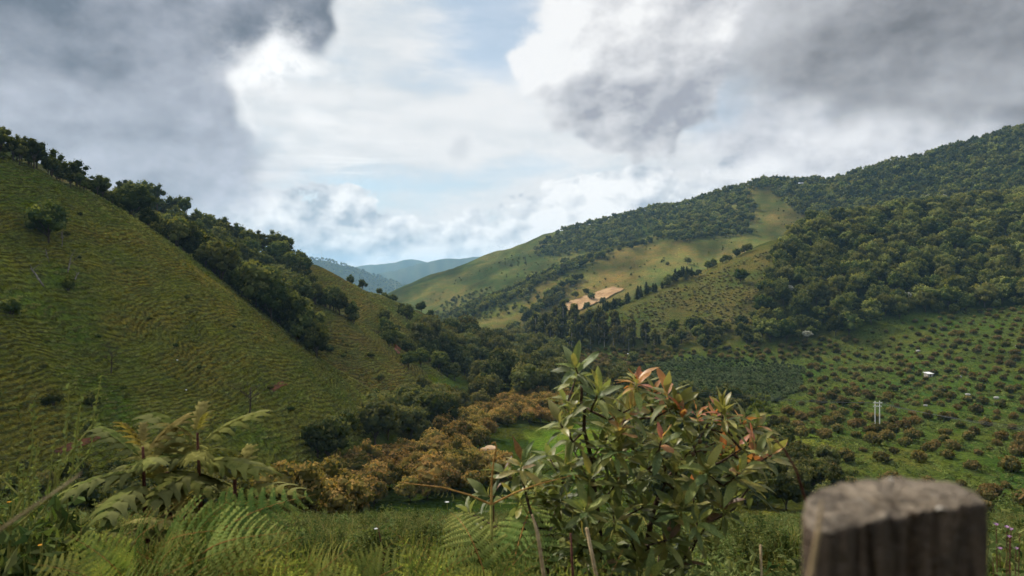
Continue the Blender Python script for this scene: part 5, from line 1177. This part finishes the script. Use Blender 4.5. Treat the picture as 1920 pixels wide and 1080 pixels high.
# young fern shoot with ochre arms
def shoot():
    D = 2.25; b = Vector(P(925, 1420, D)); b.z = float(H(b.x, b.y))
    e = obj('fern_shoot', None, loc=b, label='young ochre fern shoot with three thin arms left of the shrub', category='fern')
    def T_(name, pts, rad, m_='ochre'):
        g = Geo(); tube(g, [Vector(P(*p)) - b for p in pts], rad, 6); return one(name, g, M[m_], e, smooth=True)
    T_('stalk', [(924, 1430, D), (926, 1150, D), (922, 1020, D), (921, 946, D)], [.0065, .006, .005, .0045], 'greentwig')
    T_('arm', [(921, 946, D), (880, 928, D - .02), (830, 914, D - .03), (752, 905, D - .04)], [.0035, .003, .0024, .0012])
    T_('arm', [(921, 946, D), (970, 922, D - .03), (1010, 908, D - .05), (1070, 892, D - .08)], [.0035, .003, .0024, .0012])
    T_('arm', [(921, 946, D), (922, 900, D), (926, 862, D), (931, 840, D), (928, 829, D), (922, 832, D)], [.0038, .0034, .003, .0028, .003, .0025])
    T_('arm', [(926, 862, D), (944, 852, D), (960, 848, D), (961, 857, D)], [.0024, .002, .0018, .0022])
    g = Geo(); r = np.random.default_rng(3)
    for k in range(26):
        f = r.uniform(.1, 1); L = r.random() < .5; px = 921 + (-169 if L else 149) * f; py = 946 - (41 if L else 54) * f ** .8; p = Vector(P(px, py, D - .04 * f)) - b
        d = Vector((r.normal() * .008, r.normal() * .01, -.012 - .012 * r.random())); tube(g, [p, p + d * .5 + Vector((.003, 0, 0)), p + d], [.0012, .001, .0009], 3)
    one('curled_pinnae', g, M['greentwig'], e)
shoot()

# weeds with upright spikes at the left edge
def spike_weed(seed, h=1.0, n=9):
    r = np.random.default_rng(seed); g = Geo(); lean = r.normal(size=2) * .05
    tube(g, [(0, 0, -.1), (lean[0] * .5, lean[1] * .5, h * .5), (lean[0], lean[1], h * .9)], [.008, .006, .003], 5, 1)
    for k in range(n):
        z0 = h * r.uniform(.45, .88); a = r.uniform(0, 6.28); d = np.array([math.cos(a), math.sin(a), 0]) * r.uniform(.05, .16) * h; L = h * r.uniform(.2, .42)
        b = np.array([lean[0] * z0 / h, lean[1] * z0 / h, z0]); p1 = b + d + np.array([0, 0, L * .45]); p2 = b + d * 1.25 + np.array([0, 0, L])
        tube(g, [b, p1, p2], [.003, .003, .0015], 4, 1)
        m = 34; u = r.random(m) ** .8; C = np.where(u[:, None] < .5, b + (p1 - b) * (u[:, None] * 2), p1 + (p2 - p1) * (u[:, None] * 2 - 1)); N = r.normal(size=(m, 3)); N /= np.linalg.norm(N, axis=1)[:, None]
        leaf_quads(g, C[u > .25] + r.normal(size=(int((u > .25).sum()), 3)) * .004, N[u > .25], .022, r, 0, np.full(int((u > .25).sum()), .8), .5)
    m = 60; z = h * r.uniform(.12, .85, m); a = r.uniform(0, 6.28, m); L = h * r.uniform(.04, .13, m)
    C = np.stack([np.cos(a) * L, np.sin(a) * L, z], 1); N = np.stack([-np.cos(a) * .5, -np.sin(a) * .5, np.full(m, .9)], 1) + r.normal(size=(m, 3)) * .35; N /= np.linalg.norm(N, axis=1)[:, None]
    leaf_quads(g, C, N, h * .085, r, 0, r.random(m) * .6, .38)
    return g.mesh('spike_weed', [LM['weed'], M['greentwig']])
SW = [spike_weed(700 + k, 1.0, 10) for k in range(3)]
for k, (px, py, D, s, lab) in enumerate([(40, 815, 2.6, 1.0, 'tall pale weed with upright seed spikes at the left edge'), (75, 800, 2.9, 1.0, 'second spiky weed just right of the edge weed'), (-20, 850, 2.4, 1.0, 'spiky weed cut by the left border'), (110, 890, 2.7, .8, 'shorter spiky weed behind the diagonal straw stalk'), (165, 890, 3.0, .9, 'spiky weed left of the lobed-leaf plant'), (210, 905, 3.2, .9, 'spiky weed right behind the lobed-leaf plant')]):
    t = Vector(P(px, py, D)); gz = float(H(t.x, t.y)); obj('spiky_weed', SW[k % 3], loc=(t.x, t.y, gz), rot=(0, 0, k * 1.3), scale=(t.z - gz) * s / 1.05, label=lab, category='weed', group='spiky weeds')
def leafy_weed(seed, h=.7, m=230, leaf=.058, asp=.42):
    r = np.random.default_rng(seed); g = Geo()
    for k in range(6):
        a = r.uniform(0, 6.28); d = r.uniform(.05, .3) * h; tp = (math.cos(a) * d, math.sin(a) * d, h * r.uniform(.7, 1))
        tube(g, [(0, 0, -.05), (tp[0] * .35, tp[1] * .35, tp[2] * .5), tp], [.005, .004, .002], 4, 1)
        n = m // 6; f = r.uniform(.2, 1, n); C = np.array(tp) * f[:, None] * np.stack([f, f, np.ones(n)], 1) + r.normal(size=(n, 3)) * .045 * h
        N = r.normal(size=(n, 3)) * .5 + np.array([0, -.15, .8]); N /= np.linalg.norm(N, axis=1)[:, None]
        leaf_quads(g, C, N, h * leaf * 1.5, r, 0, r.random(n) * .9, asp)
    return g.mesh('leafy_weed', [LM['weed'], M['greentwig']])
def grass_tuft(seed, h=.6, n=26):
    r = np.random.default_rng(seed); g = Geo()
    for k in range(n):
        a = r.uniform(0, 6.28); l = h * r.uniform(.5, 1.1); d = np.array([math.cos(a), math.sin(a), 0]) * l * r.uniform(.12, .5); b = np.array([r.normal() * .06, r.normal() * .06, -.03]); w = .006 * r.uniform(.7, 1.4)
        sd = np.array([-math.sin(a), math.cos(a), 0]) * w
        P0, P1, P2 = b, b + d * .35 + np.array([0, 0, l * .62]), b + d + np.array([0, 0, l * r.uniform(.7, .95)])
        g.add([P0 - sd, P0 + sd, P1 + sd * .8, P1 - sd * .8, P2], [(0, 1, 2, 3), (3, 2, 4)], 0, r.random())
        if r.random() < .22:
            C = P2 + r.normal(size=(7, 3)) * np.array([.01, .01, .03]); N = r.normal(size=(7, 3)); N /= np.linalg.norm(N, axis=1)[:, None]; leaf_quads(g, C, N, .022, r, 0, np.ones(7), .4)
    return g.mesh('grass_tuft', [LM['grass']])
LW = [leafy_weed(720 + k) for k in range(4)]; LWs = []
for k, (px, py, D) in enumerate([(30, 960, 2.6), (130, 980, 2.8), (1440, 1040, 3.0), (600, 1060, 3.4)]):
    t = Vector(P(px, py, D)); gz = float(H(t.x, t.y)); LWs.append(obj('leafy_weed', LW[k], loc=(t.x, t.y, gz), scale=(t.z - gz) / .7, label=('leafy weed in the bottom left corner', 'leafy weed beside the low bracken fern', 'leafy weed between the shrub and the wooden post', 'leafy weed right of the large bracken fern')[k], category='weed', group='leafy weeds'))
GT = [grass_tuft(740 + k) for k in range(4)]; GTs = []
for k, (px, py) in enumerate([(640, 1010), (760, 1005), (560, 1020), (860, 1015)]):
    q = hit(px, py, 8); GTs.append(obj('grass_tuft', GT[k], loc=q, scale=1.2, label=('dry grass tuft on the bank right of the large fern', 'dry grass tuft in the middle of the bank', 'dry grass tuft beside the fern tip', 'dry grass tuft left of the ochre fern shoot')[k], category='grass', group='grass tufts on the bank'))
def near_cover():
    r = np.random.default_rng(55)
    n = 900; y = 2.3 + 6.5 * r.random(n) ** 1.3; px = r.uniform(-80, 2000, n); x = (px - 960) / F * y
    want = np.interp(px, [-80, 120, 260, 480, 560, 900, 1000, 1350, 1450, 1600, 2000], [900, 935, 1030, 1060, 1050, 1050, 1010, 1010, 1035, 1010, 985]) + r.uniform(-8, 75, n)
    z = H(x, y); hh = (HY - want) / F * y - z
    k = (hh > .25) & (hh < 1.5); x, y, z, hh = x[k], y[k], z[k], hh[k]; m = len(x)
    gn_scatter('undergrowth', np.stack([x, y, z], 1), hh / .7 * .95, r.uniform(0, 6.28, m), r.integers(0, 4, m), LWs, 'tangle of green weeds along the bottom edge', squash=np.stack([np.clip(.75 / hh, .5, 1.2)] * 2 + [np.ones(m)], 1))
    y = np.exp(r.uniform(math.log(7), math.log(95), 15000)); px = r.uniform(-60, 1980, 15000); x = (px - 960) / F * y; z = H(x, y)
    k = fbm(x / 4, y / 4, 3, 15) > -.12; x, y, z = x[k], y[k], z[k]; s = r.uniform(.4, 1.3, len(x)) * np.interp(y, [7, 20, 80], [.7, .85, 1.3])
    gn_scatter('bank_grass', np.stack([x, y, z], 1), s, r.uniform(0, 6.28, len(x)), r.integers(0, 4, len(x)), GTs, 'tall mixed green and dry grass covering the bank')
    y = np.exp(r.uniform(math.log(6), math.log(100), 5200)); px = r.uniform(-60, 1980, 5200); x = (px - 960) / F * y; z = H(x, y); k = fbm(x / 6, y / 6, 2, 5) > -.05; x, y, z = x[k], y[k], z[k]
    gn_scatter('bank_herbs', np.stack([x, y, z], 1), r.uniform(.5, 1.7, len(x)) * np.interp(y, [6, 20, 75], [.45, .55, 1.2]), r.uniform(0, 6.28, len(x)), r.integers(0, 4, len(x)), LWs, 'leafy green herbs scattered through the bank grass')
near_cover()
# stalks
def stalk(pts, rad, mat, label):
    b = Vector(P(*pts[0])); g = Geo(); tube(g, [Vector(P(*p)) - b for p in pts], rad, 6); one('dry_stalk', g, M[mat], loc=b, smooth=True, label=label, category='stalk', group='dry stalks')
stalk([(-120, 1085, .75), (-20, 1008, .75), (60, 952, .76), (110, 918, .77), (152, 888, .78)], [.0021, .0020, .0018, .0014, .0008], 'straw', 'blurred straw stalk slanting up from the left edge')
stalk([(1530, 1120, 1.2), (1518, 960, 1.15), (1492, 880, 1.1), (1470, 842, 1.1), (1445, 815, 1.1)], [.0028, .0025, .0022, .0018, .0008], 'redstem', 'thin dark stalk curving above the wooden post')
stalk([(1025, 1500, 1.9), (1020, 1080, 1.9), (1008, 1000, 1.9), (998, 965, 1.9)], [.006, .0055, .005, .003], 'straw', 'grey broken stalk under the left shrub branches')
stalk([(1122, 1500, 2.0), (1118, 1080, 2.0), (1100, 990, 2.0)], [.006, .0055, .005], 'straw', 'grey stalk in front of the shrub stem')
stalk([(1072, 1500, 2.0), (1074, 1080, 2.0), (1070, 1000, 2.0)], [.004, .004, .003], 'redstem', 'dark red stalk between the two grey stalks')
stalk([(1422, 1500, 2.0), (1428, 1080, 2.0), (1426, 1022, 2.0)], [.003, .003, .004], 'straw', 'straw grass head left of the wooden post')
stalk([(690, 1500, 2.6), (720, 1040, 2.6), (708, 985, 2.6)], [.003, .003, .0015], 'redstem', 'dark stalk standing on the bank right of the ferns')
stalk([(1510, 1130, .42), (1534, 1000, .42), (1541, 940, .42)], [.0016, .0015, .0007], 'straw', 'straw blade in front of the left side of the post')

# wooden post: split half log, very close
def post():
    D = .50; g = Geo(); r = np.random.default_rng(9)
    ctr = Vector(P(1678, 950, D)); k_ = D / F
    def XY(px, d): return ((px - 1678) * k_, d)
    zt = (HY - 950) / F * D; outline = []
    for px, py in [(1528, 1001), (1560, 994), (1600, 986), (1640, 978), (1680, 971), (1720, 964), (1760, 957), (1800, 952), (1848, 946), (1846, 934), (1826, 919), (1790, 906), (1740, 898), (1680, 895), (1620, 898), (1570, 906), (1534, 917), (1512, 934), (1505, 958), (1510, 984)]:
        dd = zt * F / (HY - py); outline.append(((px - 960) / F * dd - ctr.x, dd - ctr.y))
    on = []
    for i in range(len(outline)):        # refine
        a, b = outline[i], outline[(i + 1) % len(outline)]
        for t in np.arange(0, 1, .125): on.append((a[0] + (b[0] - a[0]) * t, a[1] + (b[1] - a[1]) * t))
    n = len(on); on = np.array(on); cen = on.mean(0)
    ang_ = np.arctan2(on[:, 1] - cen[1], on[:, 0] - cen[0])
    rough = np.array([fbm(np.array([12.3 * math.cos(a)]), np.array([12.3 * math.sin(a)]), 3, 4)[0] for a in ang_])
    gr = lambda z: sum(dp * (.35 + .65 * abs(math.sin(z * 31 + px))) * np.exp(-((on[:, 0] / k_ - px - z * (190 if px > 0 else -90) - 6 * math.sin(z * 70 + px)) / w) ** 2) * (on[:, 1] < cen[1] + .01) for (px, w, dp) in ((25, 12, .022), (75, 8, .018), (-95, 8, .010), (128, 6, .008), (-40, 6, .007), (-130, 5, .006)))
    zs = [0.0, -.002, -.006, -.012, -.020, -.028, -.036, -.045, -.055, -.07, -.09, -.12, -.2, -.5, -1.0, -1.6]; V = []; Fc = []
    def topz(x, y): return .0025 * fbm(np.array([x * 90]), np.array([y * 90]), 3, 8)[0]
    rings = [.12, .35, .6, .8, .93]
    for q in rings:
        for i in range(n):
            x, y = cen + (on[i] - cen) * q; V.append((x, y, topz(x, y) + .0016 * math.sin(q * 40 + rough[i] * 5)))
    for zi, z in enumerate(zs):
        groove = gr(z)
        sh = .975 if zi == 0 else 1.0
        for i in range(n):
            d = on[i] - cen; L = np.hypot(*d); wv = 1.0 + (rough[i] * .03) - groove[i] * (1 if zi > 0 else .8) / L
            x, y = cen + d * sh * wv; V.append((x + .01 * z * (i % 3 - 1) * .05, y, z + topz(x, y) * math.exp(z * 12)))
    for a in range(len(rings) + len(zs) - 1):
        for i in range(n): j = (i + 1) % n; Fc.append((a * n + i, (a + 1) * n + i, (a + 1) * n + j, a * n + j))
    Fc.append(tuple(range(n)))
    g.add(V, Fc)
    m = bpy.data.materials.new('weathered_wood'); m.use_nodes = True; m.node_tree.nodes.clear(); T = NT(m.node_tree)
    pos = T.n('ShaderNodeTexCoord').outputs['Object']; nz = T.n('ShaderNodeSeparateXYZ'); T.l.new(T.n('ShaderNodeNewGeometry').outputs['Normal'], nz.inputs[0])
    streak = T.noise(T.vm('MULTIPLY', pos, (1, 1, .16)), 42, 6, .7, .8); blot = T.noise(pos, 22, 4, .6)
    saw = T.noise(T.vm('MULTIPLY', pos, (1, .16, 1)), 120, 4, .6); spot = T.smooth(T.noise(pos, 48, 2, .5), .66, .72)
    side = T.mix(T.smooth(streak, .35, .68), (0.030, 0.021, 0.015), (0.155, 0.108, 0.078)); side = T.mix(T.smooth(blot, .40, .68, 0, .75), side, (0.050, 0.040, 0.033))
    topc = T.mix(T.smooth(saw, .3, .7), (0.090, 0.070, 0.052), (0.255, 0.210, 0.160)); topc = T.mix(T.smooth(blot, .48, .68), topc, (0.060, 0.048, 0.038)); topc = T.mix(spot, topc, (0.62, 0.58, 0.52))
    c = T.mix(T.smooth(nz.outputs[2], .45, .8), side, topc)
    bp = T.n('ShaderNodeBump'); bp.inputs['Strength'].default_value = .9; bp.inputs['Distance'].default_value = .009; T.l.new(T.m('ADD', streak, saw), bp.inputs['Height'])
    b = T.n('ShaderNodeBsdfPrincipled'); b.inputs['Roughness'].default_value = .85; b.inputs['Specular IOR Level'].default_value = .2; T.l.new(c, b.inputs['Base Color']); T.l.new(bp.outputs[0], b.inputs['Normal'])
    o = T.n('ShaderNodeOutputMaterial'); T.l.new(b.outputs[0], o.inputs[0])
    e = obj('wooden_post', None, loc=ctr, label='weathered grey-brown wooden fence post, close and out of focus', category='post')
    one('stump', g, m, e, smooth=True)
    g2 = Geo(); g2.add(ICO_V * np.array([.006, .005, .0022]) + np.array([(1690 - 1678) * k_, -.012, -.001]), ICO_F); one('knot', g2, M['twig'], e, smooth=True)
post()
# flowering weed by the post
def flower_weed():
    D = 1.55; b = Vector(P(1885, 1500, D)); b.z = float(H(b.x, b.y)); r = np.random.default_rng(77)
    e = obj('flowering_weed', None, loc=b, label='thin weed with tiny pink flowers right of the wooden post', category='weed')
    g = Geo(); fl = []
    lg = Geo()
    for k, (px, py) in enumerate([(1868, 985), (1888, 990), (1895, 994), (1893, 1008), (1905, 1030), (1875, 1030), (1912, 1000), (1862, 1045)]):
        t = Vector(P(px, py, D + r.normal() * .05)) - b; tube(g, [(0, 0, -.1), (t.x * .6, t.y * .6, t.z * .6), t], [.003, .0022, .001], 4); fl.append(t)
        m = 26; f = r.uniform(.62, .99, m); C = np.array(t) * np.stack([f, f, f], 1) + r.normal(size=(m, 3)) * .014; N = r.normal(size=(m, 3)); N /= np.linalg.norm(N, axis=1)[:, None]
        leaf_quads(lg, C, N, .020, r, 0, r.random(m) * .7, .45)
    one('stems', g, M['redstem'], e); one('leaves', lg, LM['weed'], e, kind='stuff')
    for t in fl[:6]:
        g = Geo()
        for k in range(6):
            a = k * 1.047; g.add(np.array([(0, 0, 0), (.0035 * math.cos(a - .4), .0035 * math.sin(a - .4), .003), (.0055 * math.cos(a), .0055 * math.sin(a), .004), (.0035 * math.cos(a + .4), .0035 * math.sin(a + .4), .003)]) + np.array(t), [(0, 1, 2, 3)])
        one('flower', g, M['petal'], e)
flower_weed()
# small blossoms in the weeds and on the bank
for k, (px, py, D, m_, w, lab) in enumerate([(17, 942, 2.5, 'petalo', .009, 'small orange blossom among weeds at the left edge'), (75, 1023, 2.3, 'petalo', .008, 'orange blossom above the low bracken fern'), (864, 993, 2.8, 'petalo', .012, 'tiny orange blossom left of the fern shoot'), (838, 942, 3.2, 'petalw', .012, 'tiny white blossom on the bank left of the fern shoot'), (1120, 1095, 2.2, 'petalw', .010, 'tiny white blossom at the shrub foot'), (705, 992, 3.4, 'petalw', .012, 'tiny white blossom beside the dark bank stalk')]):
    t = Vector(P(px, py, D)); gz = float(H(t.x, t.y)); e = obj('blossom', None, loc=(t.x, t.y, gz), label=lab, category='flower', group='small blossoms')
    g = Geo(); tube(g, [(0, 0, -.05), (.02, 0, (t.z - gz) * .6), (0, 0, t.z - gz)], [.003, .002, .0015], 4); one('stem', g, M['greentwig'], e)
    g = Geo()
    for j in range(8):
        a = j * .785; g.add(np.array([(0, 0, 0), (w * .6 * math.cos(a - .35), w * .6 * math.sin(a - .35), .003), (w * math.cos(a), w * math.sin(a), .002), (w * .6 * math.cos(a + .35), w * .6 * math.sin(a + .35), .003)]) + np.array([0, 0, t.z - gz]), [(0, 1, 2, 3)])
    one('petals', g, M[m_], e)
